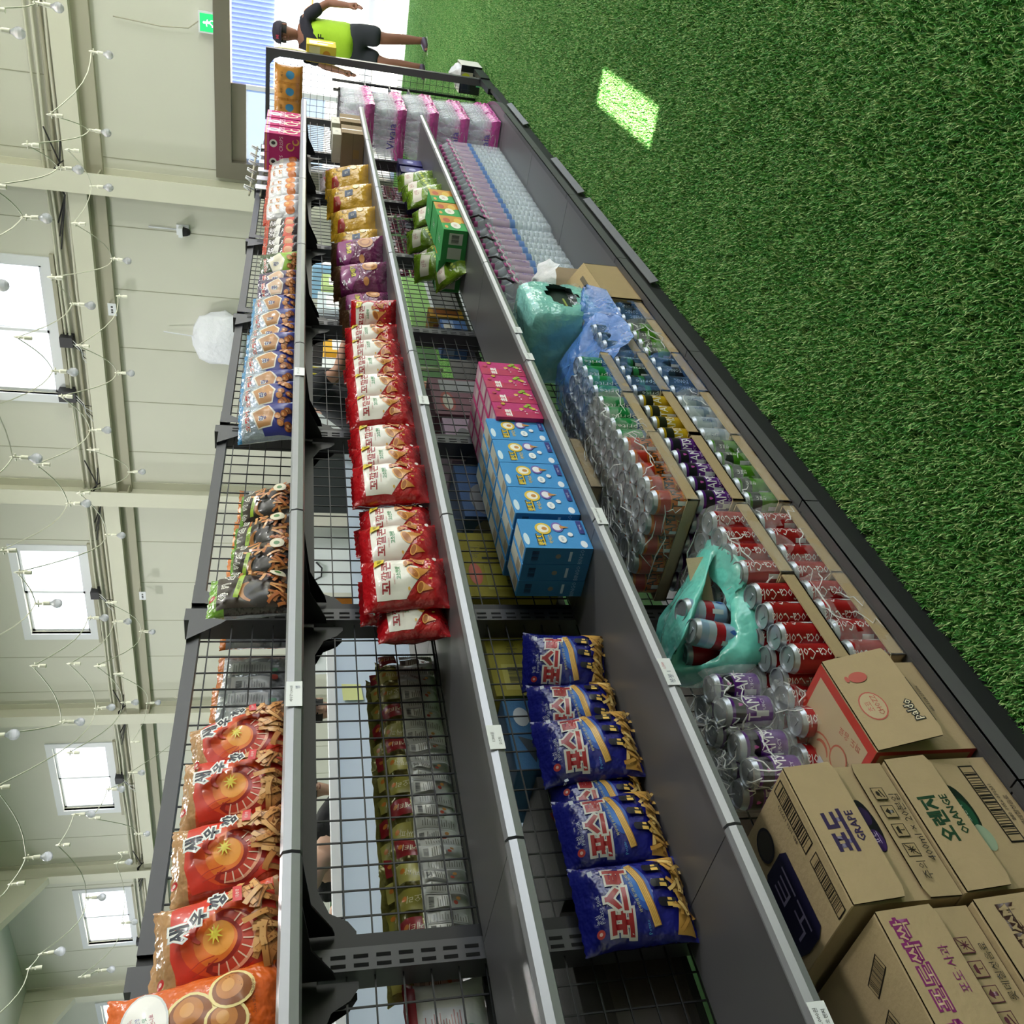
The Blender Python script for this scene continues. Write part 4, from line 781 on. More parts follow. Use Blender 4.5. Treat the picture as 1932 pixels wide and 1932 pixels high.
line_up(sv, [(1, 1.17, 1.68, Z1-.01, 0, -.02, 1), (1, 1.34, 1.68, Z1-.01, 0, -.03, 1), (0, 1.5, 1.68, Z1-.01, 0, -.02, 1.02), (0, 1.64, 1.72, Z1-.01, .1, -.02, 1), (0, 1.83, 1.69, Z1-.01, 0, -.02, 1), (0, 2.02, 1.69, Z1-.01, 0, -.03, 1.02), (0, 2.2, 1.69, Z1-.01, 0, -.02, .98), (0, 2.36, 1.69, Z1-.01, .1, -.02, .95)],
        lambda i: 'silver backed snack bag behind the wire on the top shelf, %s from near end' % ORD[i], 'silver backed bags behind the wire on the top shelf')
def far_box(name, w, d, h, x, col, des, lab, z=None, y=1.63): 
    o = carton(name, w, d, h, card('far_'+col, col), {'F': des, 'L': des[:1]}); o.location = (x, y+d/2, Z3-.009 if z is None else z); tag(o, lab, 'box', 'cartons behind the wire on the third shelf')
far_box('snack_carton', .3, .2, .26, 2.03, '8f8420', [(rect(.03, .05, .14, .2), 'a39a34'), (barcode(.08, .12, .06, .04), '22201a'), (rect(.17, .03, .18, .2), '2b2a18'), (rect(.22, .03, .225, .2), '2b2a18'), (ell(.1, .23, .05, .02), 'b8482c'), (text('허니', .2, .22, .03), '5a5420')], 'olive yellow carton with barcode behind the wire below the light blue boxes')
far_box('snack_carton', .24, .2, .25, 1.62, '9c9232', [(rect(.02, .13, .11, .22), 'b0a648'), (barcode(.07, .18, .06, .05), '22201a'), (text('허니', .17, .18, .03), '5a5420'), (rect(.02, .02, .22, .05), '7a7228')], 'olive yellow carton behind the wire beside the blue candy carton')
far_box('snack_carton', .22, .2, .24, 1.38, '3c6f9c', [(text('CANDY', .11, .13, .04, 0, .06), '1c2634'), (text('CANDY', .11, .13, .038, 0, .02), '9c8a5a'), (ell(.16, .2, .03, .02), 'c2c8cc'), (poly([(.02, .19), (.1, .22), (.08, .17)]), '22303c')], 'blue candy carton with tan lettering behind the wire')
far_box('snack_carton', .3, .2, .2, 1.10, '4a4a48', [(rect(.02, .02, .28, .14), '5c5c5a'), (poly([(.1, .16), (.2, .19), (.22, .15)]), '7c2c22')], 'dim grey carton behind the wire behind the potato stick bags')
far_box('snack_carton', .28, .2, .22, .78, '2a2622', [(rect(.02, .02, .26, .16), '3a332c')], 'dark brown carton behind the wire near the slotted post')
far_box('snack_carton', .34, .2, .24, .42, '77777a', [(rect(.04, .02, .1, .22), '5c5c60'), (rect(.12, .02, .125, .22), '2c2c30'), (rect(.19, .02, .195, .22), '2c2c30'), (rect(.22, .02, .3, .22), '8a8a8c')], 'grey striped carton behind the wire at the near photo edge')
far_box('snack_carton', .3, .2, .22, 2.42, '2f4f7c', [(ell(.1, .14, .09, .05), '6a6c70'), (ell(.2, .1, .05, .03), '8c8c90')], 'dark blue carton with grey ovals behind the wire')
far_box('snack_carton', .3, .2, .22, 2.75, 'a08a9c', [(ell(.15, .15, .08, .03), '5c5c60'), (text('스낵', .15, .08, .04), '4a3a48'), (rect(.02, .01, .28, .04), 'b8b4bc')], 'mauve grey carton with dark oval behind the wire')
far_box('snack_carton', .3, .2, .24, 3.08, '77555e', [(ell(.1, .18, .08, .03), '8c2c26'), (ell(.1, .18, .06, .02), 'b0a8a0'), (rect(.18, .04, .28, .2), '8c8c90'), (text('모나카', .1, .08, .03), 'c0b4bc')], 'dull red and grey carton behind the wire next to the open gap')
far_box('milk_carton', .16, .12, .12, 3.74, '4a6ca0', [(rect(.01, .06, .15, .11), '8ca0c0'), (ell(.08, .09, .04, .02), 'd0ccc0')], 'small blue carton behind the wire beside the white and green sheet')
far_box('milk_carton', .1, .12, .16, 3.90, 'b88a2c', [(rect(.02, .02, .08, .14), '8c4a1c')], 'small yellow brown carton behind the wire beside the white and green sheet')
# ================================================================ DRINKS ON THE BASE DECK
CR, CHT = .0338, .120
m_tin = mat('can_tin', 'a2a7ad', rough=.3, metal=.65)
CAN = {}
def can_mesh(style):
    if style in CAN: return CAN[style]
    st = {  # body colour, accent bands (z0, z1, colour), texts (string, z, height, angle, colour, vertical)
        'cola': ('a3141c', [], [('Coca-Cola', .5, .027, -2.1, 'e4dcdc', 1), ('Coca-Cola', .5, .027, -.6, 'e4dcdc', 1)]),
        'orange': ('c9621c', [(.62, .92, 'b3241c')], [('TAMS', .42, .03, -2.3, '1e1a18', 0), ('TAMS', .42, .03, -1.0, '1e1a18', 0), ('JUICY', .22, .012, -2.3, 'e9c23a', 0)]),
        'grape': ('5c1f84', [(.66, .92, '20182a')], [('TAMS', .45, .03, -2.3, 'e6e2ea', 0), ('TAMS', .45, .03, -.9, 'e6e2ea', 0), ('JUICY', .24, .011, -2.3, 'd8c8e4', 0), ('♥', .7, .012, -2.3, 'b0489c', 0)]),
        'lemon': ('c4a01c', [(.66, .92, '26241c')], [('TAMS', .5, .028, -2.0, 'e6e2d2', 0)]),
        'green': ('4e8c22', [(.62, .92, '2a3030')], [('청포도', .6, .014, -2.0, 'dfe8d8', 1)]),
        'black_lime': ('16241e', [(.5, .7, '2c7a4a')], [('Sprite', .45, .016, -2.0, 'cfe0d4', 1)]),
        'sprite': ('1f8a4a', [(.1, .3, '1c5a8c')], [('Sprite', .5, .018, -2.0, 'e6f0e8', 1)]),
        'white': ('b9c4d0', [(.3, .5, '8fa0b8')], [('밀키스', .6, .014, -2.0, '2c4a8c', 1)]),
        'blue_white': ('9cb8d8', [(.35, .6, 'b01c2c'), (.6, .8, 'b8c8dc')], [('♠', .2, .02, -2.0, '2c5ca8', 0)]),
        'tonic': ('2a3c56', [(.2, .5, '1a2233')], [('TONIC', .5, .014, -2.0, 'aab8cc', 1)]),
    }[style]
    mb = MB(); body = mat('can_'+style, st[0], rough=.3, metal=.35, coat=.3)
    prof = [(CR*.8, 0), (CR*.92, .003), (CR, .009)]; ms = [m_tin, m_tin]
    z = .009; zt = CHT-.014
    for a, b, c in sorted(st[1]):
        za, zb = .009+(zt-.009)*a, .009+(zt-.009)*b
        if za > z+1e-4: prof.append((CR, za)); ms.append(body)
        prof.append((CR, zb)); ms.append(mat('can_band_'+c, c, rough=.3, metal=.35, coat=.3)); z = zb
    if z < zt: prof.append((CR, zt)); ms.append(body)
    prof += [(CR*.86, CHT-.004), (CR*.88, CHT), (CR*.8, CHT), (CR*.78, CHT-.004), (.0001, CHT-.004)]; ms += [m_tin]*5
    mb.lathe(prof, body, 16, ms=ms)
    f = lambda u, v, l: Vector(((CR+l)*math.cos(u/CR), (CR+l)*math.sin(u/CR), v))
    des = []
    for s, zc, hh, ang, col, vert in st[2]:
        des += [(text(s, ang*CR, CHT*zc, hh, math.pi/2 if vert else 0, 0, min(CHT*.86, hh*len(s)*.75) if vert else min(.072, hh*len(s)*.62)), col)]
    des += [(rect(-.6*CR-.006, .02, -.6*CR+.006, .05), 'c8ccd0'), (barcode(-.6*CR, .035, .026, .01, math.pi/2), '22242a'), (rect(-2.9*CR-.006, .02, -2.9*CR+.006, .05), 'c8ccd0')]
    put(mb, des, f, base=.0004, step=.0001, maxe=.012)
    mb.box((-.004, -.01, CHT-.004), (.004, .008, CHT-.002), m_tin)
    o = mb.build('can'); CAN[style] = o.data; bpy.data.objects.remove(o); return CAN[style]
def film_shell(x0, y0, x1, y1, z0, z1, m, seed, hole=None, amp=.02):
    mb = MB(); rnd = random.Random(seed); sv = Vector((seed, seed*2.3, 0)); N = 12
    cx, cy, cz = (x0+x1)/2, (y0+y1)/2, (z0+z1)/2; hx, hy, hz = (x1-x0)/2, (y1-y0)/2, (z1-z0)/2
    def P(a, b, c):
        p = Vector((a, b, c)); q = p.copy()
        r = max(abs(a), abs(b)); k = 1-.10*max(0, c)*r**3
        w = noise.noise(Vector((a*3, b*3, c*3))+sv)+.6*abs(noise.noise(Vector((a*7, b*7, c*7))+sv))
        return (cx+hx*a*k+amp*.4*w, cy+hy*b*k+amp*.4*w, cz+hz*(c*(1-.12*(a*a+b*b)/2*(c > .5)))+amp*w*(c > .2))
    faces = [(lambda s, t: (s, -1, t)), (lambda s, t: (-1, -s, t)), (lambda s, t: (1, s, t)), (lambda s, t: (-s, 1, t)), (lambda s, t: (s, t, 1))]
    for k, fn in enumerate(faces):
        vs = [P(*fn(-1+2*i/N, -1+2*j/N)) for j in range(N+1) for i in range(N+1)]
        fs = []
        for j in range(N):
            for i in range(N):
                if hole and k in hole:
                    u, v = (i+.5)/N*2-1, (j+.5)/N*2-1
                    if (u*1.6)**2+((v-.1)*2.6)**2 < .55+.25*noise.noise(Vector((u*3, v*3, seed))): continue
                a = j*(N+1)+i; fs.append((a, a+1, a+N+2, a+N+1))
        mb.add(vs, fs, m, True)
    if z1-z0 < .2 and m.name != 'film_blue':
        for q in range(26):      # milky creases pulled tight over the cans
            k = rnd.choice((0, 1, 4, 4)); fn = faces[k]; s0, t0 = rnd.uniform(-.95, .95), rnd.uniform(-.2, .95); a = rnd.uniform(0, 6.28); L = rnd.uniform(.5, 1.3); pts = []
            for i in range(7):
                u, v = s0+L*math.cos(a)*i/6, t0+L*math.sin(a)*i/6; a += rnd.uniform(-.25, .25)
                if abs(u) > 1 or abs(v) > 1: break
                p = Vector(P(*fn(u, v))); nrm = Vector(fn(0, 0)).normalized(); pts.append(p+nrm*.0015)
            if len(pts) > 2: mb.tube(pts, [.0003+.0016*math.sin(math.pi*(i+.3)/(len(pts)-.4)) for i in range(len(pts))], m_crease, 4)
    return mb
m_crease = mat('film_crease', (.95, .97, .98), rough=.15, alpha=.5, coat=.5)
F_CLR = film('clear', (.9, .92, .92), .19); F_BLU = film('blue', (.14, .32, .75), .34); F_SMK = film('smoke', (.8, .8, .79), .2)
F_TEAL = mat('teal_sheet', '6ccabc', rough=.25, alpha=.88, bump=.7, bscale=14, coat=.4)
m_tray = card('tray', 'a08c68')
def pack(label, x, y, z, nx, ny, style, fm=F_CLR, tray=True, rz=0, group=None, hole=(0,), name='drink_tray', full=False, film_on=True, seed=1, skip=()):
    r = thing(name, label, 'drink pack', (x, y, z), rz, group); p = CR*2+.0012; th = .006
    W, D = nx*p, ny*p
    if tray:
        mb = MB()
        for a, b in (((0, 0, 0), (W+2*th, D+2*th, .004)), ((0, 0, 0), (W+2*th, .004, .036)), ((0, D+2*th-.004, 0), (W+2*th, D+2*th, .036)), ((0, 0, 0), (.004, D+2*th, .036)), ((W+2*th-.004, 0, 0), (W+2*th, D+2*th, .036))): mb.box(a, b, m_tray)
        mb.build('tray', r)
    else: th = 0
    for i in range(nx):
        for j in range(ny):
            if not full and i > 1 and j > 0 and i < nx: continue
            if (i, j) in skip: continue
            c = obj('can', can_mesh(style), r); c.location = (th+p*(i+.5), th+p*(j+.5), .005 if tray else 0); c.rotation_euler = (0, 0, random.uniform(-.5, .5))
    if film_on:
        mb = film_shell(-.003, -.003, W+2*th+.003, D+2*th+.003, .0, CHT+.016, fm, seed, hole); mb.build('shrink_film', r)
    return r
random.seed(21)
D0 = DECK; L1, L2, L3, L4 = D0, D0+.131, D0+.262, D0+.393
GP = 'shrink wrapped can trays on the base deck'
# column by column from the near end
pack('cola can tray in torn clear film on the deck beside the open kraft box', 1.205, 1.205, L1, 4, 5, 'cola', F_SMK, seed=1, group=GP)
pack('open cola can tray without film stacked on the nearest cola tray', 1.205, 1.215, L2, 4, 5, 'cola', F_CLR, seed=2, full=True, film_on=False, group=GP)
pack('cola can tray with black gap in its film on the bottom layer', 1.485, 1.205, L1, 4, 5, 'cola', F_SMK, seed=3, group=GP)
pack('cola can tray with torn film, in front of the teal bag', 1.495, 1.212, L2, 4, 5, 'cola', F_CLR, seed=4, full=True, group=GP)
pack('green grape can tray on the bottom layer nearest the aisle', 1.79, 1.205, L1, 5, 5, 'green', F_CLR, seed=5, group=GP)
pack('purple grape can tray without film between green and orange trays', 1.80, 1.212, L2, 5, 5, 'grape', F_CLR, film_on=False, full=True, group=GP)
pack('orange soda can tray in loose clear film on top of the purple tray', 1.80, 1.218, L3, 5, 5, 'orange', F_CLR, seed=6, full=True, group=GP)
pack('white milk soda can tray on the bottom layer', 2.135, 1.205, L1, 4, 5, 'white', F_CLR, seed=7, group=GP)
pack('yellow lemon can tray in the middle layer behind the purple tray', 2.135, 1.212, L2, 4, 5, 'lemon', F_CLR, film_on=False, group=GP)
pack('green soda can tray in crumpled clear film behind the orange tray', 2.135, 1.225, L3, 4, 5, 'sprite', F_SMK, seed=8, full=True, group=GP)
pack('dark tonic can tray in blue film on the bottom layer', 2.41, 1.205, L1, 4, 5, 'tonic', F_BLU, seed=9, group=GP)
pack('black and lime can tray in blue film in the middle layer', 2.41, 1.212, L2, 4, 5, 'black_lime', F_BLU, seed=10, group=GP)
pack('green soda can tray in blue film on the third layer', 2.41, 1.222, L3, 4, 5, 'sprite', F_BLU, seed=11, full=True, group=GP)
pack('green bottle tray in clear film on the bottom layer beside blue bags', 2.70, 1.205, L1, 4, 5, 'green', F_CLR, seed=12, group=GP)
pack('tonic can tray in torn blue film under the blue plastic bag', 2.70, 1.222, L2, 4, 5, 'tonic', F_BLU, seed=13, group=GP)
pack('small dark can tray in blue film beside the open carton', 2.985, 1.205, L1, 3, 5, 'tonic', F_BLU, seed=14, group=GP)
pack('can tray in clear film under the big teal pack', 3.05, 1.25, L2, 5, 5, 'white', F_CLR, seed=15, group=GP)
pack('small cola can pack high at the back under the third shelf', 2.15, 1.42, L4, 4, 2, 'cola', F_SMK, seed=17, full=True, group=GP)
# loose packs near the kraft boxes
pack('three layer cola six pack standing behind the open kraft box', 1.10, 1.30, L1+.14, 2, 3, 'cola', F_CLR, tray=False, full=True, seed=19, name='can_pack', hole=(0, 4), group='loose cola packs')
pack('cola can pack in the shadow below the purple packs', .98, 1.36, L1+.14, 2, 2, 'cola', F_CLR, tray=False, full=True, film_on=False, name='can_pack', group='loose cola packs')
pack('glossy purple grape can pack standing before the teal bag', 1.165, 1.335, L1+.278, 2, 2, 'grape', F_CLR, tray=False, full=True, seed=20, name='can_pack', hole=(0,), group='purple grape six packs')
pack('purple grape can pack in shade beside the front purple one', 1.02, 1.36, L1+.268, 2, 2, 'grape', F_CLR, tray=False, full=True, seed=23, name='can_pack', hole=(0,), group='purple grape six packs')
pack('purple grape can pack with wavy white label at the back', 1.06, 1.465, L1+.268, 2, 1, 'grape', F_CLR, tray=False, full=True, seed=24, name='can_pack', hole=(0,), group='purple grape six packs')
# teal carrier bag with cans inside
outer = [(1.758, 1.322, .34), (1.65, 1.281, .32), (1.55, 1.262, .30), (1.49, 1.279, .27), (1.40, 1.30, .30), (1.33, 1.35, .36), (1.36, 1.46, .43), (1.416, 1.508, .50), (1.52, 1.53, .51), (1.59, 1.475, .50), (1.67, 1.397, .42)]
rim = [(1.638, 1.273, .38), (1.554, 1.231, .37), (1.501, 1.258, .365), (1.49, 1.288, .39), (1.437, 1.299, .41), (1.368, 1.328, .44), (1.349, 1.361, .48), (1.362, 1.402, .53), (1.38, 1.407, .56), (1.41, 1.33, .53), (1.52, 1.30, .455)]
tb = thing('carrier_bag', 'open translucent teal plastic carrier bag with cans inside, on the cola trays', 'bag', (0, 0, 0))
mb = MB(); n = len(rim); K = 6; M_ = 5; vs = []
def lerp_ring(ring, u):
    i = int(u) % n; f = u-int(u); a, b = Vector(ring[i]), Vector(ring[(i+1) % n]); p0, p3 = Vector(ring[i-1]), Vector(ring[(i+2) % n])
    return .5*((2*a)+(b-p0)*f+(2*p0-5*a+4*b-p3)*f*f+(3*a-p0-3*b+p3)*f**3)
cen = Vector((1.5, 1.38, .385))
for j in range(K+4):
    for i in range(n*M_):
        u = i/M_; o_, r_ = lerp_ring(outer, u), lerp_ring(rim, u)
        if j <= K: t = j/K; p = o_.lerp(r_, t); bul = math.sin(t*math.pi)*.02; d = (p-cen); d.z = 0; p += d.normalized()*bul
        else: t = (j-K)/3; p = r_.lerp(Vector((cen.x+(o_.x-cen.x)*.6, cen.y+(o_.y-cen.y)*.6, .39)), t)
        p += Vector((0, 0, 1))*.009*noise.noise(Vector((u*1.8, j*.5, 0)))*(1.6 if j < K+1 else .3)+Vector((1, 1, 0))*.007*noise.noise(Vector((u*2.5, j*.8, 9)))
        vs.append(p)
nn = n*M_
mb.add(vs, [(j*nn+i, j*nn+(i+1) % nn, (j+1)*nn+(i+1) % nn, (j+1)*nn+i) for j in range(K+3) for i in range(nn)], F_TEAL, True)
mb.build('bag_sheet', tb)
for k, (x, y, z, rx, ry) in enumerate(((1.40, 1.345, .40, .15, .1), (1.50, 1.36, .385, .1, -.05), (1.47, 1.435, .39, .1, .1), (1.42, 1.415, .385, .05, 0))):
    c = obj('drink_can', can_mesh('blue_white' if k < 3 else 'cola'), None); c.location = (x, y, z); c.rotation_euler = (rx, ry, k*.7)
    tag(c, ['blue and white can with red band, nearest in the teal bag', 'blue and white can with red band, leaning at the middle of the teal bag', 'blue and white can with red band, deeper in the teal bag', 'dark red can at the shaded side of the teal bag'][k], 'can', 'cans in the teal bag')
mb = MB(); mb.box((-.07, -.003, 0), (.07, .003, .05), card('insert', 'a89878')); o = mb.build('card_strip'); o.location = (1.60, 1.335, .39); o.rotation_euler = (-.3, 0, -.5); tag(o, 'bent tan cardboard strip inside the teal bag opening', 'cardboard')
# big teal wrapped pack with a torn hole
r = thing('wrapped_pack', 'large glossy teal wrapped drink pack with a torn oval hole', 'drink pack', (3.06, 1.235, L2+.02))
mb = MB(); N = 18; hx, hy, hz = .17, .165, .155
def tealP(a, b, c):
    k = (abs(a)**4+abs(b)**4+abs(c)**4)**-.25 if 0 else 1; v = Vector((a, b, c)); m4 = (abs(a)**6+abs(b)**6+abs(c)**6)**(1/6); v = v/m4
    w = noise.noise(v*3.2)*.010+abs(noise.noise(v*7+Vector((3, 0, 0))))*.007
    bump = .004*max(0, math.cos(v.y*9)*math.cos(v.z*7))*(abs(a) > .9)
    return Vector((.17+hx*v.x, .165+hy*v.y, .155+hz*v.z))+v.normalized()*(w+bump)
m_tw = mat('teal_wrap', '86c6bf', rough=.2, bump=.7, bscale=18, coat=.6)
def grid6(fnP, m, mb, N, skip=None):
    for k, fn in enumerate([(lambda s, t: (s, -1, t)), (lambda s, t: (-1, -s, t)), (lambda s, t: (1, s, t)), (lambda s, t: (-s, 1, t)), (lambda s, t: (s, t, 1)), (lambda s, t: (s, -t, -1))]):
        vs = [fnP(*fn(-1+2*i/N, -1+2*j/N)) for j in range(N+1) for i in range(N+1)]
        fs = [(j*(N+1)+i, j*(N+1)+i+1, (j+1)*(N+1)+i+1, (j+1)*(N+1)+i) for j in range(N) for i in range(N) if not (skip and skip(k, (i+.5)/N*2-1, (j+.5)/N*2-1))]
        mb.add(vs, fs, m, True)
grid6(tealP, m_tw, mb, N, lambda k, u, v: k == 0 and abs(v)*1.9 < .75*max(0, 1-(u*1.35)**2)); mb.build('wrap', r)
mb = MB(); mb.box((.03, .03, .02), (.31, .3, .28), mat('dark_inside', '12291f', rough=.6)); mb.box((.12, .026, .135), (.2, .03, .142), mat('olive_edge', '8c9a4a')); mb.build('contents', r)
# blue plastic bags slumped over the trays
def slump(name, label, pts, m, seed, thick=.05, group=None):
    xs = [p[0] for p in pts]; cx, cy, cz = (sum(p[i] for p in pts)/len(pts) for i in range(3)); mb = MB(); n = len(pts)*4; K = 6; vs = []
    P = [Vector(p) for p in pts]
    for j in range(K+1):
        t = j/K
        for i in range(n):
            u = i/4; a, b = P[int(u) % len(P)], P[(int(u)+1) % len(P)]; e = a.lerp(b, u-int(u)); c = Vector((cx, cy, cz+thick)); p = e.lerp(c, t**1.2)
            p.z += thick*(math.sin(t*math.pi/2)-t)+.022*noise.noise(Vector((u*2.1, t*4, seed)))*(1-.3*t); p.x += .01*noise.noise(Vector((u*3, t*5, seed+5))); p.y += .01*noise.noise(Vector((u*3, t*5, seed+9))); vs.append(p)
    mb.add(vs, [(j*n+i, j*n+(i+1) % n, (j+1)*n+(i+1) % n, (j+1)*n+i) for j in range(K) for i in range(n)], m, True)
    return tag(mb.build(name), label, 'bag', group)
m_bb = mat('blue_bag', (.10, .26, .72), rough=.25, alpha=.62, bump=.8, bscale=18, coat=.3)
slump('plastic_bag', 'crumpled translucent blue plastic bag slumped over the tonic tray', [(2.66, 1.20, .36), (2.66, 1.40, .42), (2.72, 1.54, .44), (2.9, 1.54, .46), (3.04, 1.45, .44), (3.04, 1.22, .34), (2.95, 1.19, .26), (2.78, 1.19, .27)], m_bb, 3, .07, 'blue plastic bags')
slump('plastic_bag', 'blue plastic bag with handle bunched against the teal pack', [(2.96, 1.19, .26), (3.0, 1.3, .34), (3.05, 1.4, .36), (3.1, 1.23, .36), (3.28, 1.2, .32), (3.2, 1.185, .26)], m_bb, 8, .05, 'blue plastic bags')
slump('plastic_bag', 'small white plastic bag tucked beside the water bottles', [(3.42, 1.24, .40), (3.42, 1.36, .42), (3.55, 1.42, .43), (3.66, 1.36, .42), (3.66, 1.24, .38), (3.54, 1.22, .37)], mat('white_bag', 'd5d6da', rough=.3, alpha=.8, bump=.8, bscale=20), 12, .06)
fill = carton('brown_carton', .36, .26, .27, card('kraft', '8f7a60'), {}); fill.location = (3.58, 1.44, D0); tag(fill, 'brown carton under the small white plastic bag', 'carton')
# open shipping carton near the teal pack
def open_box(name, label, x, y, z, w, d, h, flap, col, rz=0, inside='33241c'):
    r = thing(name, label, 'carton', (x, y, z), rz); m = card('open_'+col, col); t = .004; mb = MB()
    for a, b in (((0, 0, 0), (w, t, h)), ((0, d-t, 0), (w, d, h)), ((0, 0, 0), (t, d, h)), ((w-t, 0, 0), (w, d, h)), ((0, 0, 0), (w, d, t))): mb.box(a, b, m)
    mb.build('walls', r)
    for k, (o_, ax, sz) in enumerate(flap):
        mb = MB(); mb.box((0, 0, 0), (sz[0], sz[1], t), m); f = mb.build('flap', r); f.location = o_; f.rotation_euler = ax
    return r
ob = open_box('open_carton', 'small open brown carton with raised flaps beside the white plastic bag', 3.15, 1.195, D0, .36, .22, .15, [((0, .0, .15), (.55, 0, 0), (.36, .11)), ((0, .22, .15), (-.35, 0, 0), (.36, -.1) if 0 else (.36, .09)), ((.0, .03, .15), (0, -.5, 0), (.09, .16))], 'a08a62')
mb = MB(); put(mb, [(rect(.02, .03, .2, .05), '4a3c28'), (rect(.08, .065, .16, .085), '4a3c28')], plane((.08, 0, .156), (1, 0, 0), (0, .85, .5))); mb.build('print', ob)
for k in range(6):
    c = obj('drink_can', can_mesh('cola' if k < 3 else 'grape')); c.location = (3.2+.07*(k % 3)+.03, 1.26+.075*(k//3), D0+.005); c.rotation_euler = (0, 0, k); tag(c, 'dark can inside the small open brown carton, %s %s' % (['near', 'near', 'near', 'back', 'back', 'back'][k]+' row', ORD[k % 3]), 'can', 'cans in the small open carton')
# ---------------------------------------------------------------- water
m_pet = mat('clear_pet', (.82, .9, .95), rough=.06, alpha=.30, spec=.9, bump=.25, bscale=60)
m_cap = mat('pink_cap', 'b3478c', rough=.4); m_lab = mat('rose_label', (.66, .45, .60), rough=.25, alpha=.42, coat=.4); m_labb = mat('blue_label', '5f83c4', rough=.3, alpha=.7); m_hdl = mat('black_handle', '141416', rough=.5)
def bottle_mesh(rib=True):
    mb = MB(); R_ = .046; prof = [(.0001, .004), (R_*.7, 0), (R_*.96, .012), (R_, .03)]
    z = .05
    while z < .19: prof += [(R_, z), (R_*.93, z+.008), (R_, z+.016)]; z += .026
    prof += [(R_, .2), (R_*1.0, .335), (R_*.85, .365), (R_*.42, .395), (.014, .402)]
    mb.lathe(prof, m_pet, 12)
    mb.lathe([(R_*1.01, .205), (R_*1.01, .232)], m_labb, 12); mb.lathe([(R_*1.01, .236), (R_*1.01, .325)], m_lab, 12)
    f = lambda u, v, l: Vector(((R_*1.02+l)*math.cos(u/R_), (R_*1.02+l)*math.sin(u/R_), v))
    put(mb, [(text('Vivaia', -1.9*R_, .28, .016, math.pi/2), '5a4a8c'), (text('Vivaia', -2.9*R_, .28, .016, math.pi/2), '5a4a8c')], f, maxe=.015)
    mb.lathe([(.0155, .398), (.0155, .418), (.0001, .418)], m_cap, 8)
    o = mb.build('bottle'); me = o.data; bpy.data.objects.remove(o); return me
BM = bottle_mesh()
def water_pack(label, x, y, z, handle, film_=True):
    r = thing('water_pack', label, 'water pack', (x, y, z), 0, 'six packs of large water bottles on the base deck')
    for i in range(3):
        for j in range(2): b = obj('bottle', BM, r); b.location = (.047+.094*i, .047+.094*j, 0); b.rotation_euler = (0, 0, .15*i)
    mb = MB()
    for i in range(3):
        mb.box((.02+.094*i, -.004, .345), (.06+.094*i, .0, .375), m_cap)
        mb.tube([(.004+.094*i, -.002, .35), (.03+.094*i, -.01, .366), (.06+.094*i, -.01, .362), (.09+.094*i, -.002, .345)], .004, m_crease, 4)
    o = mb.build('shrink_film', r); o['kind'] = 'stuff'
    if handle: mb = MB(); mb.tube([(.01, .0, .37), (.04, -.005, .40), (.16, .05, .425), (.27, .1, .40), (.28, .12, .37)], .006, m_hdl, 5); mb.build('carry_handle', r)
for k in range(9): water_pack('shrink wrapped six pack of large water bottles, %s from near end' % ORD[k], 3.76+.278*k, 1.385+(.02 if k < 3 else 0), D0, k < 4)
# stacked pink banded packs of small bottles at the end
m_pk = mat('pink_band', 'cf4aa2', rough=.22, bump=.8, bscale=30, coat=.5, alpha=.88)
def small_bottle():
    mb = MB(); R_ = .031; prof = [(.0001, .003), (R_*.8, 0), (R_, .012)]
    z = .03
    while z < .13: prof += [(R_, z), (R_*.92, z+.007), (R_, z+.014)]; z += .022
    prof += [(R_, .14), (R_*.8, .165), (.012, .185), (.013, .2), (.0001, .2)]
    mb.lathe(prof, m_pet, 10); o = mb.build('bottle'); me = o.data; bpy.data.objects.remove(o); return me
SB = small_bottle()
def pink_pack(label, x, y, z):
    r = thing('banded_water_pack', label, 'water pack', (x, y, z), 0, 'pink banded packs of small water bottles')
    for i in range(4):
        for j in range(5):
            if i in (1, 2) and j in (1, 2, 3): continue
            b = obj('bottle', SB, r); b.location = (.034+.065*i, .034+.065*j, 0)
    film_shell(0, 0, .262, .33, .0, .204, F_CLR, int(z*10+x), None, .008).build('shrink_film', r)
    mb = film_shell(-.006, -.006, .268, .336, .004, .066, m_pk, 5, None, .012)
    put(mb, [(text('Vivaia', .16, .095, .05, 0), '4a3f9c')], plane((-.014, .33, 0), (0, -1, 0), (0, 0, 1))); mb.build('pink_band', r)
    return r
pp = None; n_ = 0
for j in range(5):
    for i in range(3):
        lab = 'pink banded pack of small water bottles, %s stack from near end, %s layer up' % (ORD[i], ORD[j])
        if pp is None: pp = pink_pack(lab, 6.33, 1.25, D0); continue
        dup(pp, (6.33+.285*i+.01*(j % 2), 1.25+.012*(j % 2)+(.05 if i == 2 else 0), D0+.212*j), None, lab)
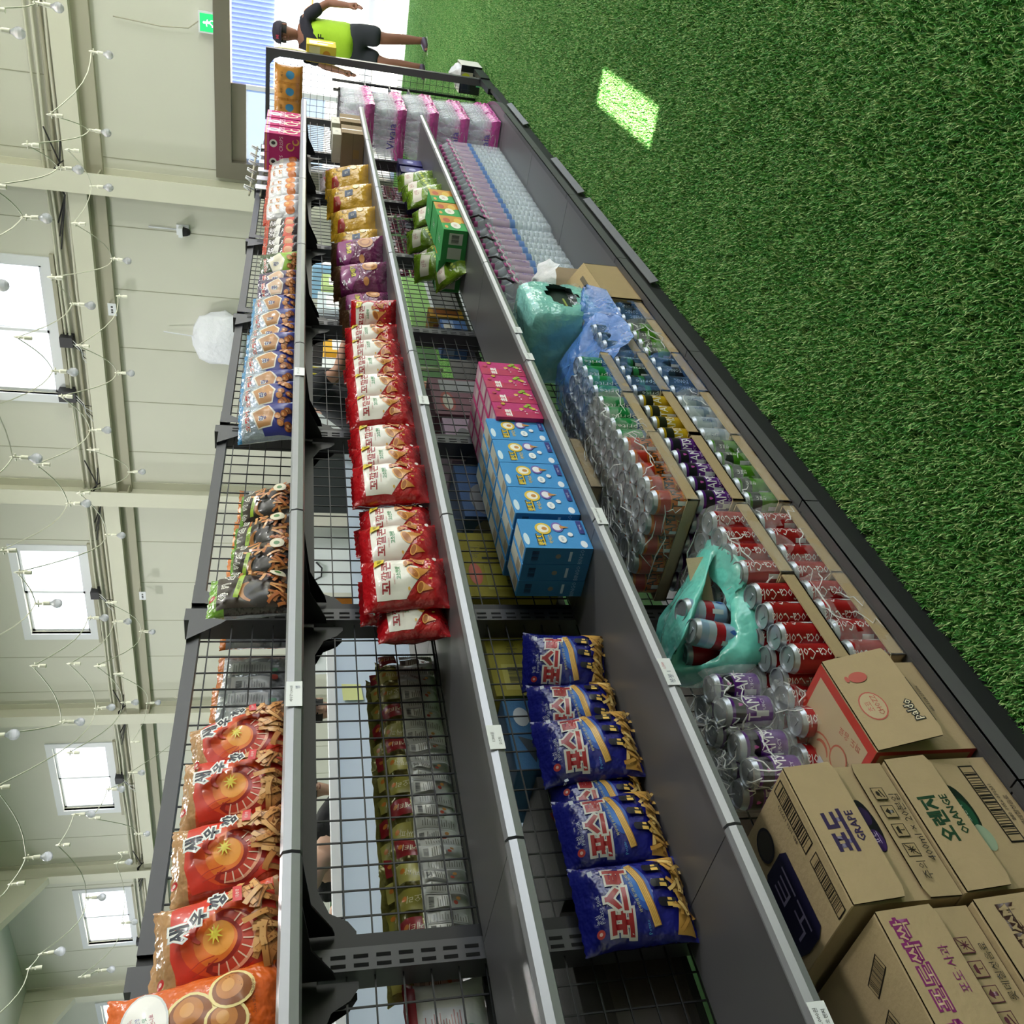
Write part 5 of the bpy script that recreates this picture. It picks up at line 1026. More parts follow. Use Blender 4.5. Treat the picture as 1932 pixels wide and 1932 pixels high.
# ---------------------------------------------------------------- kraft shipping boxes at the near end
K1 = card('kraft_box', 'a38f6c'); K2 = card('kraft_shade', '96825f')
def icon(cx, cy, s, k, col='2a2420'):
    d = [(rect(cx-s/2, cy-s/2, cx+s/2, cy+s/2), col), (rect(cx-s*.44, cy-s*.44, cx+s*.44, cy+s*.44), 'a08c69')]
    if k == 0: d += [(stroke([(cx+s*.3*math.cos(a), cy+s*.3*math.sin(a)), (cx-s*.3*math.cos(a), cy-s*.3*math.sin(a))], s*.06), col) for a in (0, .8, 1.57, 2.36)]+[(stroke([(cx-s*.4, cy-s*.4), (cx+s*.4, cy+s*.4)], s*.06), col)]
    if k == 1: d += [(poly([(cx-s*.32, cy+s*.02), (cx-s*.2, cy+s*.26), (cx+s*.2, cy+s*.26), (cx+s*.32, cy+s*.02)]), col), (stroke([(cx, cy), (cx, cy-s*.3), (cx+s*.1, cy-s*.3)], s*.06), col)]
    if k == 2: d += [(poly([(cx-s*.3, cy), (cx, cy+s*.34), (cx+s*.3, cy), (cx+s*.12, cy), (cx+s*.12, cy-s*.32), (cx-s*.12, cy-s*.32), (cx-s*.12, cy)]), col)]
    if k == 3: d += [(stroke([(cx-s*.3, cy-s*.3), (cx+s*.3, cy-s*.1)], s*.1), col), (ell(cx, cy+s*.12, s*.2, s*.14), col), (stroke([(cx-s*.3, cy-s*.05), (cx-s*.1, cy+s*.1)], s*.08), col)]
    return d
def frame_bar(cx, cy, w, h, rot=0, seed=1, col='1c1814'):
    c, s_ = math.cos(rot), math.sin(rot); Q = lambda X, Y: (cx+X*c-Y*s_, cy+X*s_+Y*c); q = lambda a, b: (([Q(-a/2, -b/2), Q(a/2, -b/2), Q(a/2, b/2), Q(-a/2, b/2)], [(0, 1, 2), (0, 2, 3)]))
    return [(q(w, h), col), (q(w*.96, h*.82), 'a08c69'), (barcode(cx, cy, w*.82, h*.8, rot, seed), col)]
def ship_box(label, x, y, z, w, d, h, front, top, flaps, name='shipping_box', m=K1, left=None, slit=None):
    r = thing(name, label, 'cardboard box', (x, y, z), 0, 'kraft drink boxes at the near end')
    faces = {'F': front, 'T': top}
    if left: faces['L'] = left
    b = carton('box_body', w, d, h, m, faces, r); b.location = (w/2, d/2, 0)
    for f in flaps:      # (x0, z0, x1, z1, lift, design)
        x0, z0, x1, z1, lift, des = f; mb = MB(); rr = .018; pts = [(x0, z1), (x0, z0+rr*.3), (x0+rr, z0), (x1-rr, z0), (x1, z0+rr*.3), (x1, z1)]
        if lift < 0: pts = [(x0, z0), (x1, z0), (x1, z1-rr*.3), (x1-rr, z1), (x0+rr, z1), (x0, z1-rr*.3)]; lift = -lift; top_h = False
        else: top_h = True
        v2, t2 = poly(pts); out = lambda p, e: Vector((p[0], -.003-e-lift*((z1-p[1])/(z1-z0) if top_h else (p[1]-z0)/(z1-z0)), p[1]))
        n = len(v2); vs = [out(p, .003) for p in v2]+[out(p, 0) for p in v2]
        mb.add(vs, list(t2)+[tuple(i+n for i in reversed(t)) for t in t2]+[(i, (i+1) % n, (i+1) % n+n, i+n) for i in range(n)]+[((i+1) % n, i, i+n, (i+1) % n+n) for i in range(n)], m)
        put(mb, des, lambda u, v, l: out((u, v), .0032+l), base=.0004, step=.0002, maxe=None); mb.build('flap', r)
    return r
w, h, d = .268, .205, .34
PUR = '2c1c48'
ship_box('kraft grape juice box with torn flap, upper box beside the orange one', .655, 1.215, .345, w, d, h,
    [(ell(w*.53, h*.45, w*.2, h*.085), '120d18'), (ell(w*.42, h*.45, w*.08, h*.06), '3a2058'), (ell(w*.6, h*.45, w*.07, h*.055), '2e1a48'), (text('포도', w*.44, h*.45, .010), 'b9a8cc'), *icon(w*.30, h*.19, .028, 0), *icon(w*.43, h*.19, .028, 1), *icon(w*.56, h*.19, .028, 2), *icon(w*.69, h*.19, .028, 3), (text('주의', w*.85, h*.2, .02), '2a2420') if 0 else (text('주의', w*.17, h*.2, .017), '2a2420'), (text('400ml × 20본입', w*.5, h*.07, .016), '2a2420')],
    [*frame_bar(w*.72, d*.10, w*.5, .035, 0, 3), *frame_bar(w*.22, d*.10, w*.4, .03, 0, 4), (text('880 1056 197753', w*.72, d*.17, .008), '2a2420'), (poly([(w*.1, d*.3), (w*.62, d*.3), (w*.66, d*.36), (w*.66, d*.56), (w*.6, d*.62), (w*.1, d*.6), (w*.06, d*.5), (w*.06, d*.36)]), '1a1836'), (text('노트', w*.36, d*.46, .05), '8a84a4'), (ell(w*.8, d*.45, w*.12, w*.12), '1c1a26'), (ell(w*.8, d*.45, w*.1, w*.1), '3a3630')],
    [(0, h*.54, w, h*1.0, .012, [(text('포도', w*.48, h*.80, .033, 0, .045), PUR), (text('GRAPE', w*.5, h*.645, .015, 0, .02), PUR)]), (w*.0, .001, w, h*.33, -.002, [*icon(w*.32, h*.22, .026, 0), *icon(w*.46, h*.22, .026, 1), *icon(w*.60, h*.22, .026, 2), *icon(w*.74, h*.22, .026, 3), (text('주의', w*.17, h*.22, .018), '2a2420'), (text('400ml × 20본입', w*.48, h*.09, .019), '2a2420')])])
GRN_ = '1c3c28'
ship_box('kraft orange juice box under the grape juice box, facing the aisle', .655, 1.205, D0, w, d, .226,
    [(ell(w*.58, .125, w*.2, .022), '12201a'), (ell(w*.55, .125, w*.12, .017), '1c4a34'), (text('오렌지', w*.55, .127, .012), 'c8d4c8'), (ell(w*.36, .118, w*.1, .016), '8fa088'), *frame_bar(w*.62, .058, w*.62, .032, 0, 7), (text('880 1056 071331', w*.62, .034, .008), '2a2420'), (text('롯데칠성음료', w*.55, .018, .011), '2a2420'), (ell(w*.17, .022, .014, .011), '17130f'), (text('L', w*.17, .022, .012), 'b09c78')],
    [], [(0, .140, w, .226, .010, [(text('오렌지', w*.5, .194, .032, 0, .04), GRN_), (text('ORANGE', w*.52, .162, .015, 0, .02), GRN_)])])
ship_box('kraft grape sparkling juice box with purple rounded lettering, upper near box', .372, 1.215, .345, w, d, .175,
    [(text('주의', w*.17, .05, .018), '5a2c3c'), *icon(w*.34, .05, .026, 3, '5a2c3c'), *icon(w*.48, .05, .026, 2, '5a2c3c'), *icon(w*.62, .05, .026, 1, '5a2c3c'), *icon(w*.76, .05, .026, 0, '5a2c3c'), (text('롯데칠성음료', w*.6, .02, .015), '2a2420'), (ell(w*.2, .018, .022, .015), '17130f'), (text('L', w*.2, .018, .016), 'b09c78')],
    [*frame_bar(w*.76, d*.2, .06, .03, -1.2, 5), *frame_bar(w*.5, d*.3, .06, .03, -1.2, 6), (text('포도', w*.3, d*.42, .02), '4a2040')],
    [(0, .075, w, .175, .010, [(text('봉봉 포도싹싹', w*.52, .146, .032, 0, .08, w*.86), '7a2464'), (text('봉봉 포도싹싹', w*.52, .146, .030, 0, .0, w*.84), 'b49a7c'), (text('포도·사과', w*.62, .1, .017), '7a2464')])])
ship_box('kraft juice box with dark lettering, lower near box cut off below', .372, 1.205, D0, w, d, .226,
    [(text('L', w*.2, .05, .03), '17130f')], [], [(0, .10, w, .226, .012, [(text('봉봉 쌕쌕', w*.55, .18, .034, 0, .08, w*.8), '3a2420'), (text('봉봉 쌕쌕', w*.55, .18, .032, 0, 0, w*.78), 'a08c6c'), (text('제로', w*.6, .13, .02), '6a4a3c')])])
# box with red borders, open front flap
rw, rh, rd = .235, .225, .3; RC = 'b3382c'
pb_ = ship_box('kraft drink box with red borders and an open front flap', .945, 1.205, D0, rw, rd, rh,
    [*frame_bar(rw*.56, .06, .12, .03, 0, 9), (text('880 1128 271006', rw*.56, .036, .007), '2a2420')],
    [(rect(0, 0, rw, rd), RC), (rect(.018, .022, rw-.018, rd-.02), 'b7a284'), (text('파도 음료', rw*.3, rd*.16, .017, .25), 'a8483c'), (text('딸기맛 음료', rw*.22, rd*.32, .012, .3), '4a3c30'), (ell(rw*.52, rd*.5, .048, .044), 'b3624c'), (ell(rw*.52, rd*.5, .044, .040), 'b7a284'), (sweep(rw*.52, rd*.49, .026, 3.6, 5.8, .008), 'b3624c'), (ell(rw*.46, rd*.53, .006, .008), 'b3624c'), (ell(rw*.58, rd*.53, .006, .008), 'b3624c'), (ell(rw*.3, rd*.36, .03, .03), 'b3624c'), (ell(rw*.3, rd*.36, .026, .026), 'b7a284'), (ell(rw*.8, rd*.78, .014, .018), 'b3382c'), (rect(rw*.66, rd*.66, rw*.78, rd*.74), '2c2820'), (ell(rw*.55, rd*.7, .018, .018), 'b3624c'), (rect(.012, rd*.5, rw*.5, rd*.98), 'b9bcc4'), (barcode(rw*.32, rd*.62, .06, .02, 0, 8), '22242a'), (barcode(rw*.2, rd*.75, .02, .02, 0, 12), '22242a'), (text('SCB BYT BA15', rw*.26, rd*.86, .011), '33353a')],
    [(.0, .095, rw, rh, .04, [(ell(rw*.42, .185, .036, .025), 'a8483c'), (ell(rw*.42, .185, .033, .0225), 'ae9a78'), (text('초코', rw*.42, .193, .013), 'a8483c'), (text('CHOZZ', rw*.42, .177, .010), 'a8483c'), (text('paldo', rw*.3, .122, .026, 0, .09), '1c1814'), (text('paldo', rw*.3, .122, .026, 0, .0), 'd8ccb0'), (ell(rw*.74, .18, .014, .018), 'a8483c'), (ell(rw*.74, .202, .008, .004), 'a8483c')])], left=[(rect(0, 0, rd, rh), '9c2c24'), (rect(.01, .01, rd-.01, rh-.01), '96825f')])
# floor carton with bags beside the end frame
fb = open_box('open_carton', 'black and white open carton of plastic bags on the turf behind the shelving end', 7.86, 1.16, 0, .4, .34, .26, [], 'd8d6cc'); fb.scale = (.62, .62, .72)
mb = MB(); put(mb, [(rect(0, 0, .34, .26), '16171c'), (rect(.02, .14, .14, .26), '1c2238'), (rect(.14, .02, .26, .26), 'b9b2a4'), (ell(.2, .2, .05, .05), 'c8cf3a'), (rect(.22, .03, .3, .12), '1a2036'), (rect(.1, .02, .18, .07), '6ac48c')], plane((-.002, .34, 0), (0, -1, 0), (0, 0, 1)), maxe=None); mb.build('printed_side', fb)
slump('plastic_bag', 'white plastic bag poking out of the black and white carton', [(7.885, 1.18, .15), (7.885, 1.35, .15), (8.08, 1.35, .17), (8.09, 1.18, .18)], mat('white_bag', 'd5d6da', rough=.3, alpha=.8, bump=.8, bscale=20), 14, .10)
# things hung on the end frame
eb = make_bag('mustard_snack_pack', .36, .2, .09, 98, foil('mustard', 'b8782c'), SILV, [(rect(-.17+.12*k, .02, -.07+.12*k, .18), 'c9893a') for k in range(3)]+[(ell(-.12+.12*k, .09, .03, .03), '3c86b4') for k in range(3)]+[(text('새우', -.12+.12*k, .15, .02), '4a2c14') for k in range(3)], lean=0)
eb.location = (7.33, 1.43, 1.43); eb.rotation_euler = (0, 0, -math.pi/2); tag(eb, 'large mustard coloured snack multipack standing at the far end frame', 'snack pack')
yb = carton('yellow_carton', .28, .12, .22, card('yellow_card', 'd8c040'), {'L': [(rect(.01, .12, .11, .2), 'd8d0a0'), (ell(.06, .07, .03, .03), 'c98a2c')], 'F': [(ell(.08, .1, .04, .04), 'c98a2c'), (rect(.16, .02, .2, .2), 'a0a04a'), (rect(.04, .14, .2, .2), '1c1c20')]}); yb.location = (7.74, 1.20, 1.19); tag(yb, 'yellow carton with black hand print on the far side of the end frame', 'carton')
yn = make_bag('yellow_net_bag', .2, .26, .05, 99, foil('pale_yellow', 'c9bd6a'), foil('pale_yellow', 'c9bd6a'), [], lean=0); yn.location = (7.66, 1.22, 1.38); yn.rotation_euler = (0, 0, .3); tag(yn, 'pale yellow packet hung over the corner of the end frame', 'packet')
for q, (z, c, h_) in enumerate(((.95, '33303a', .2), (.75, '3a2c80', .17), (.60, 'a03a6c', .14))):
    o = carton('far_carton', .3, .3, h_, card('far_end_'+c, c), {'L': [(rect(.04, .02, .26, h_*.7), 'b9b0b8' if q else '4a4650')]}); o.location = (7.8, 1.62, z); tag(o, ['black', 'dark violet', 'magenta'][q]+' carton on the rack behind the end frame', 'carton', 'cartons behind the end frame')
rk2 = thing('display_rack', 'dark display rack with cartons standing just behind the end frame', 'rack', (7.8, 1.62, 0))
for z in (.58, .735, .935):
    mb = MB(); mb.box((-.2, -.2, z), (.2, .2, z+.012), m_blk); mb.build('shelf', rk2)
for a in (-.19, .19):
    for b in (-.19, .19): mb = MB(); mb.tube([(a, b, 0), (a, b, 1.2)], .012, m_blk, 5); mb.build('leg', rk2)
# ================================================================ STRING LIGHTS
STRINGS = [[(9.48,1.76,3.14,1),(8.08,2.0,3.27,0),(9.08,2.34,3.14,1),(7.29,2.03,3.27,0),(7.83,2.33,3.14,1),(6.37,2.06,3.27,0),(6.71,2.36,3.14,1),(5.48,2.18,3.27,0)],[(7.39,0.92,3.27,0),(7.73,1.17,3.14,1),(6.89,1.11,3.27,0)],[(6.16,1.02,3.27,0),(6.63,1.18,3.14,1),(6.22,1.27,3.27,0)],[(8.53,2.38,3.27,0),(8.96,2.8,3.14,1),(8.46,2.99,3.27,0),(9.59,3.73,3.14,1),(7.48,3.11,3.27,0),(7.76,3.45,3.14,1),(6.43,3.15,3.27,0),(6.92,3.66,3.14,1),(5.08,3.04,3.27,0)],[(10.12,4.36,3.27,0),(8.1,4.01,3.27,0),(9.28,4.88,3.14,1),(7.32,4.11,3.27,0),(7.88,4.77,3.14,1),(6.41,4.22,3.27,0),(6.82,4.88,3.14,1),(5.37,4.26,3.27,0)],[(5.45,2.23,3.27,0),(5.56,2.39,3.14,1),(5.39,2.88,3.27,0),(5.68,3.69,3.14,1),(4.84,3.45,3.27,0)],[(8.06,5.11,3.27,0),(9.46,6.28,3.14,1),(7.5,5.24,3.27,0),(8.04,6.15,3.14,1),(5.59,4.64,3.27,0),(5.62,4.97,3.14,1),(4.28,4.22,3.27,0)],[(8.08,7.13,3.27,0),(9.26,8.68,3.14,1),(7.29,7.32,3.27,0),(7.87,8.52,3.14,1),(6.0,7.16,3.27,0)],[(6.95,6.33,3.14,1),(5.54,5.56,3.27,0),(5.73,6.43,3.14,1),(4.34,4.98,3.14,1),(4.02,4.86,3.27,0)],[(7.92,7.27,3.14,1),(6.43,6.43,3.27,0),(6.79,7.42,3.14,1),(4.43,5.62,3.27,0),(4.46,6.5,3.14,1),(4.3,6.58,3.27,0),(3.45,5.64,3.27,0)],[(8.03,8.2,3.27,0),(9.25,10.03,3.14,1),(8.48,9.94,3.27,0)],[(14.15,15.2,3.6,0),(7.82,9.75,3.14,1),(6.78,8.72,3.14,1),(6.33,8.6,3.27,0),(7.75,10.92,3.14,1)],[(5.62,7.57,3.14,1),(5.33,7.61,3.27,0),(5.55,8.82,3.14,1),(4.32,7.6,3.14,1),(4.24,7.67,3.27,0),(3.43,6.9,3.27,0)],[(7.22,10.54,3.27,0),(6.7,9.97,3.14,1),(6.59,11.06,3.14,1),(5.22,9.69,3.27,0),(5.47,10.06,3.14,1)]]
m_cord = mat('white_cord', 'c9cabc', rough=.6); m_bulb = mat('frosted_bulb', 'f2f4ff', rough=.6, trans=.85, coat=.3); m_sock = mat('white_socket', 'dcdccd', rough=.5)
def bulb_mesh():
    mb = MB(); r = .0375; mb.lathe([(.0001, -r), (r*.5, -r*.87), (r*.87, -r*.5), (r, 0), (r*.9, r*.45), (r*.6, r*.85), (.014, r*1.15), (.013, r*1.5)], m_bulb, 14); o = mb.build('bulb'); me = o.data; bpy.data.objects.remove(o); return me
def sock_mesh():
    mb = MB(); mb.lathe([(.017, 0), (.017, .045), (.011, .055), (.010, .10), (.003, .12)], m_sock, 8); mb.tube([(-.028, 0, .082), (.028, 0, .082)], .006, m_sock, 5); mb.lathe([(.0001, .004), (.014, .004)], m_dark, 8); o = mb.build('socket'); me = o.data; bpy.data.objects.remove(o); return me
BU, SO = bulb_mesh(), sock_mesh()
WHERE = ['running toward the camera above the exit sign', 'at the top edge over the doorway', 'short one crossing the top corner', 'hanging before the first column', 'beside the first high window', 'near one at the photo edge by the first window', 'crossing the second column', 'between the second column and the second window', 'dangling in front of the second window', 'crossing the third column toward the camera', 'short one low beside the shelving top', 'below the third window', 'crossing the fourth high window', 'low one beyond the third window']
for k, pts in enumerate(STRINGS):
    r = thing('string_light', 'string of white globe bulbs %s' % WHERE[k], 'string light', pts[0][:3], 0, 'string lights under the roof'); o0 = Vector(pts[0][:3])
    P = [Vector(p[:3])+Vector((0, 0, .15 if p[3] else .1))-o0 for p in pts]; mb = MB(); path = []
    for a, b in zip(P, P[1:]):
        L = (b-a).length
        for t in range(7): f = t/6; p = a.lerp(b, f); p.z += -.06*L*math.sin(f*math.pi)**1+.0*f; path.append(p)
    mb.tube(path, .0045, m_cord, 4); mb.build('cord', r)
    for p in pts:
        q = Vector(p[:3])-o0; s = obj('socket', SO, r); s.location = q+Vector((0, 0, .05 if p[3] else 0)); s.rotation_euler = (random.uniform(-.06, .06), random.uniform(-.06, .06), random.uniform(0, 3))
        if p[3]: b = obj('bulb', BU, s); b.location = (0, 0, -.05)
# ================================================================ PEOPLE
def skin_obj(name, nodes, edges, m, parent=None, sub=2, root=0):
    me = bpy.data.meshes.new(name); me.from_pydata([n[0] for n in nodes], edges, []); o = obj(name, me, parent); me.materials.append(m)
    sk = o.modifiers.new('skin', 'SKIN'); 
    for i, n in enumerate(nodes):
        sv = me.skin_vertices[0].data[i]; r = n[1]; sv.radius = r if isinstance(r, tuple) else (r, r); sv.use_root = i == root
    sk.use_smooth_shade = True; sb = o.modifiers.new('sub', 'SUBSURF'); sb.levels = sb.render_levels = sub
    return o
def person(label, loc, rz, skin, shirt, vest, shorts, shoes, hat=None, hair='1a1614', sc=1.0, armL=None, armR=None, legs=((.0, .02), (.0, -.02)), chest_text=None, long_sleeve=False, pants=False, bend=0):
    r = thing('person', label, 'person', loc, rz); r.scale = (sc, sc, sc)
    ms = mat('skin_'+skin, skin, rough=.55, noise_amt=.05, nscale=14)
    armL = armL or [(-.02, .26, 1.17), (.04, .27, .93)]; armR = armR or [(-.02, -.26, 1.17), (.04, -.27, .93)]
    B = lambda p: (p[0]+bend*max(0, p[2]-.95)*1.0, p[1], p[2]-abs(bend)*max(0, p[2]-.95)*.5)
    N = [(B((0, 0, .95)), (.15, .11)), (B((.0, 0, 1.12)), (.14, .10)), (B((.0, 0, 1.3)), (.15, .105)), (B((-.01, 0, 1.43)), (.11, .08)), (B((.0, 0, 1.5)), .052), (B((.015, 0, 1.555)), .055), (B((.02, 0, 1.63)), (.078, .095)), (B((.015, 0, 1.70)), (.08, .092)), (B((.01, 0, 1.745)), (.05, .055))]
    E = [(i, i+1) for i in range(8)]
    for s, arm in ((1, armL), (-1, armR)):
        b = len(N); sh = B((-.01, s*.17, 1.41)); el, wr = B(arm[0]), B(arm[1]); d = (Vector(wr)-Vector(el)).normalized()
        N += [(sh, .058), (tuple(Vector(sh).lerp(Vector(el), .5)), .05), (el, .04), (tuple(Vector(el).lerp(Vector(wr), .5)), .037), (wr, .026), (tuple(Vector(wr)+d*.045), (.038, .02)), (tuple(Vector(wr)+d*.085), (.036, .018))]
        E += [(3, b)]+[(b+i, b+i+1) for i in range(6)]
        side = d.cross(Vector((0, 1, 0))).normalized() if abs(d.y) < .9 else Vector((1, 0, 0))
        for f in range(4):      # fingers
            c = len(N); o_ = side*(.024-.016*f); base = Vector(wr)+d*.088+o_; curl = Vector((.012, -s*.006, 0)); ln = (.058, .068, .064, .05)[f]
            N += [(tuple(base), .009), (tuple(base+d*ln*.5+curl*.4), .008), (tuple(base+d*ln+curl*1.4), .0065)]; E += [(b+6, c), (c, c+1), (c+1, c+2)]
        c = len(N); base = Vector(wr)+d*.03+side*.035; N += [(tuple(base), .011), (tuple(base+d*.03+side*.02), .009), (tuple(base+d*.055+side*.024), .008)]; E += [(b+5, c), (c, c+1), (c+1, c+2)]
    for s, lg in ((1, legs[0]), (-1, legs[1])):
        b = len(N); kx, ax = lg
        N += [((0, s*.09, .86), .092), ((kx*.5, s*.095, .68), .078), ((kx, s*.1, .49), .056), ((kx*.6+ax*.4-.02, s*.1, .34), .055), ((ax-.03, s*.1, .1), .036), ((ax-.04, s*.1, .045), .036), ((ax+.06, s*.105, .035), (.035, .028)), ((ax+.15, s*.11, .03), (.032, .02))]
        E += [(0, b)]+[(b+i, b+i+1) for i in range(7)]
    body = skin_obj('body', N, E, ms, r)
    # face
    hd = Vector(B((.02, 0, 1.65))); mb = MB(); mb.lathe([(.0001, .028), (.008, .02), (.014, .0), (.016, -.012), (.0001, -.02)], ms, 8, Matrix.Translation(hd+Vector((.092, 0, -.015)))); mb.build('nose', r)
    for s in (-1, 1):
        mb = MB(); mb.lathe([(.0001, -.007), (.006, -.004), (.009, 0), (.006, .004), (.0001, .007)], mat('eye_dark', '1a1412', rough=.3), 8, Matrix.Translation(hd+Vector((.084, s*.031, .012)))); mb.build('eye', r)
        mb = MB(); mb.lathe([(.0001, -.03), (.01, -.022), (.014, 0), (.011, .024), (.0001, .032)], ms, 8, Matrix.Translation(hd+Vector((.0, s*.084, -.005)))); mb.build('ear', r)
    mb = MB(); mb.tube([hd+Vector((.083, -.024, -.052)), hd+Vector((.091, 0, -.055)), hd+Vector((.083, .024, -.052))], .004, mat('lip', '7c4038', rough=.5), 5); mb.build('mouth', r)
    mb = MB(); hh = hd+Vector((-.006, 0, .02)); prof = [(.094, -.05), (.099, 0), (.092, .045), (.066, .085), (.0001, .102)]
    if hat: prof = [(.094, -.05), (.097, -.01), (.096, .015)]
    mb.lathe(prof, mat('hair_'+hair, hair, rough=.7), 14, Matrix.Translation(hh+Vector((-.012, 0, 0)))@Matrix.Diagonal((1.0, .95, 1, 1))); mb.build('hair', r)
    if hat:
        mh = mat('hat_'+hat, hat, rough=.7); mb = MB(); mb.lathe([(.101, .005), (.104, .03), (.096, .065), (.068, .1), (.0001, .112)], mh, 16, Matrix.Translation(hh))
        vs = [hh+Vector((.07+.11*math.cos(a), .085*math.sin(a), .012)) for a in [math.pi*(-.5+i/10) for i in range(11)]]
        mb.add(vs+[v-Vector((0, 0, .006)) for v in vs], [tuple(range(11)), tuple(range(21, 10, -1))]+[(i, i+11, i+12, i+1) for i in range(10)], mh); h_ = mb.build('cap', r)
        if chest_text: mb = MB(); put(mb, [(text('M', 0, 0, .04, 0, .06), 'b8324a')], lambda u, v, l: hh+Vector((.101*math.cos(u/.1)+l, .101*math.sin(-u/.1), .045+v)), maxe=.01); mb.build('cap_badge', h_)
    # clothes follow the body
    msh = mat('cloth_'+shirt, shirt, rough=.85, bump=.2, bscale=30)
    SN = [(B((0, 0, .86)), (.17, .165)), (B((0, 0, 1.12)), (.165, .155)), (B((0, 0, 1.3)), (.168, .122)), (B((-.01, 0, 1.43)), (.125, .092)), (B((0, 0, 1.475)), .066)]; SE = [(0, 1), (1, 2), (2, 3), (3, 4)]
    for s, arm in ((1, armL), (-1, armR)):
        b = len(SN); sh = B((-.01, s*.175, 1.415)); el, wr = B(arm[0]), B(arm[1]); q = Vector(sh).lerp(Vector(el), .75) if not long_sleeve else Vector(el)
        SN += [(sh, .074), (tuple(q), .066 if not long_sleeve else .052)]; SE += [(3, b), (b, b+1)]
        if long_sleeve: SN += [(wr, .036)]; SE += [(b+1, b+2)]
    skin_obj('shirt', SN, SE, msh, r)
    if vest:
        mv = mat('cloth_'+vest, vest, rough=.75, bump=.25, bscale=14); VN = [(B((0, 0, .82)), (.20, .19)), (B((0, 0, 1.0)), (.195, .185)), (B((0, 0, 1.2)), (.19, .18)), (B((0, 0, 1.34)), (.175, .16)), (B((0, .1, 1.44)), (.05, .08)), (B((0, -.1, 1.44)), (.05, .08))]
        v = skin_obj('vest', VN, [(0, 1), (1, 2), (2, 3), (3, 4), (3, 5)], mv, r)
        if chest_text:
            mb = MB(); put(mb, [(text(chest_text, 0, 0, .07, 0, .03, .24), '26301c')], lambda u, v_, l: Vector((.215*math.cos(u/.2)+l, .215*math.sin(u/.2), 1.24+v_)), maxe=.015); mb.build('chest_print', v)
    mp_ = mat('cloth_'+shorts, shorts, rough=.85); PN = [((0, 0, .98), (.16, .155)), ((0, 0, .88), (.165, .16))]; PE = [(0, 1)]
    for s, lg in ((1, legs[0]), (-1, legs[1])):
        b = len(PN); kx, ax = lg; PN += [((kx*.3, s*.1, .78), .112), ((kx*.8, s*.105, .54), .1)]; PE += [(1, b), (b, b+1)]
        if pants: PN += [((ax-.03, s*.1, .12), .06)]; PE += [(b+1, b+2)]
    skin_obj('trousers' if pants else 'shorts', PN, PE, mp_, r)
    for s, lg in ((1, legs[0]), (-1, legs[1])):
        ax = lg[1]; skin_obj('shoe', [((ax-.06, s*.1, .05), (.05, .045)), ((ax+.04, s*.105, .045), (.05, .04)), ((ax+.15, s*.11, .035), (.042, .03))], [(0, 1), (1, 2)], mat('shoe_'+shoes, shoes, rough=.5), r, 1)
        mb = MB(); mb.box((ax-.1, s*.1-.045, 0), (ax+.19, s*.11+.045, .016), mat('sole', 'e4dfdc', rough=.6)); mb.build('sole', r)
    return r
person('person in black cap, lime vest and black shorts standing by the doorway', (11.75, 1.68, 0), 2.8, '8a5c4a', '23222e', 'a8d02c', '2c2f36', '3a2a3a', hat='231c2c', chest_text='STAFF', legs=((.02, -.02), (.12, .12)), armL=[(-.10, .30, 1.17), (-.03, .34, .93)], armR=[(.0, -.28, 1.17), (.1, -.26, .95)]).scale = (1.1, 1.18, 1)
person('person in black tee and dark shorts bending forward behind the wire', (5.25, 3.0, 0), -1.0, 'b98a74', '24262c', None, '1e2026', '2a2a2e', bend=.35, armL=[(.2, .27, 1.2), (.42, .2, 1.1)], armR=[(.2, -.27, 1.2), (.42, -.2, 1.15)])
person('person in black tee with a yellow lanyard behind the red cone bags', (6.15, 3.25, 0), -1.6, 'c09078', '2a2a2c', None, '22242a', '333338')
mb = MB(); mb.tube([(-.06, .0, .24), (-.05, .015, .05), (0, .02, -.12), (.05, .015, .05), (.06, 0, .24)], .006, mat('lanyard', 'd6c83a', rough=.6), 4); o = mb.build('lanyard'); tag(o, 'yellow lanyard hanging on the black tee behind the wire', 'lanyard'); o.location = (6.14, 3.10, 1.17)
HD = [(3.6, 4.0, '1c1c1e', '1c1c1e', 'black hat and top beside the yellow note behind the wire', .75, 0), (3.9, 5.12, '7a8cc4', '1a1a1c', 'black cap and pale blue top behind the wire', .74, 0), (2.85, 3.95, '16161a', None, 'black top bending low behind the pale blue board', 1.0, .9), (3.05, 5.25, '5a5c62', '1c1c1e', 'grey top with dark cap behind the pale blue board', .75, 0), (2.10, 4.25, '2a4a8c', None, 'blue top standing near the slotted post behind the wire', .76, 0), (2.4, 5.3, 'dcdce4', None, 'white shirt at the near photo edge behind the wire', .8, 0)]
for k, (x, y, c, h, lab, sc, bd_) in enumerate(HD): person('person in '+lab, (x, y, 0), (-2.2, -1.9, -2.6, -2.4, -1.2, -1.8)[k], 'c09a84', c, None, '22242a', '2a2a2e', hat=h, sc=sc, bend=bd_, armL=[(.16, .25, 1.15), (.3, .14, 1.22)] if k in (0, 4) else None)
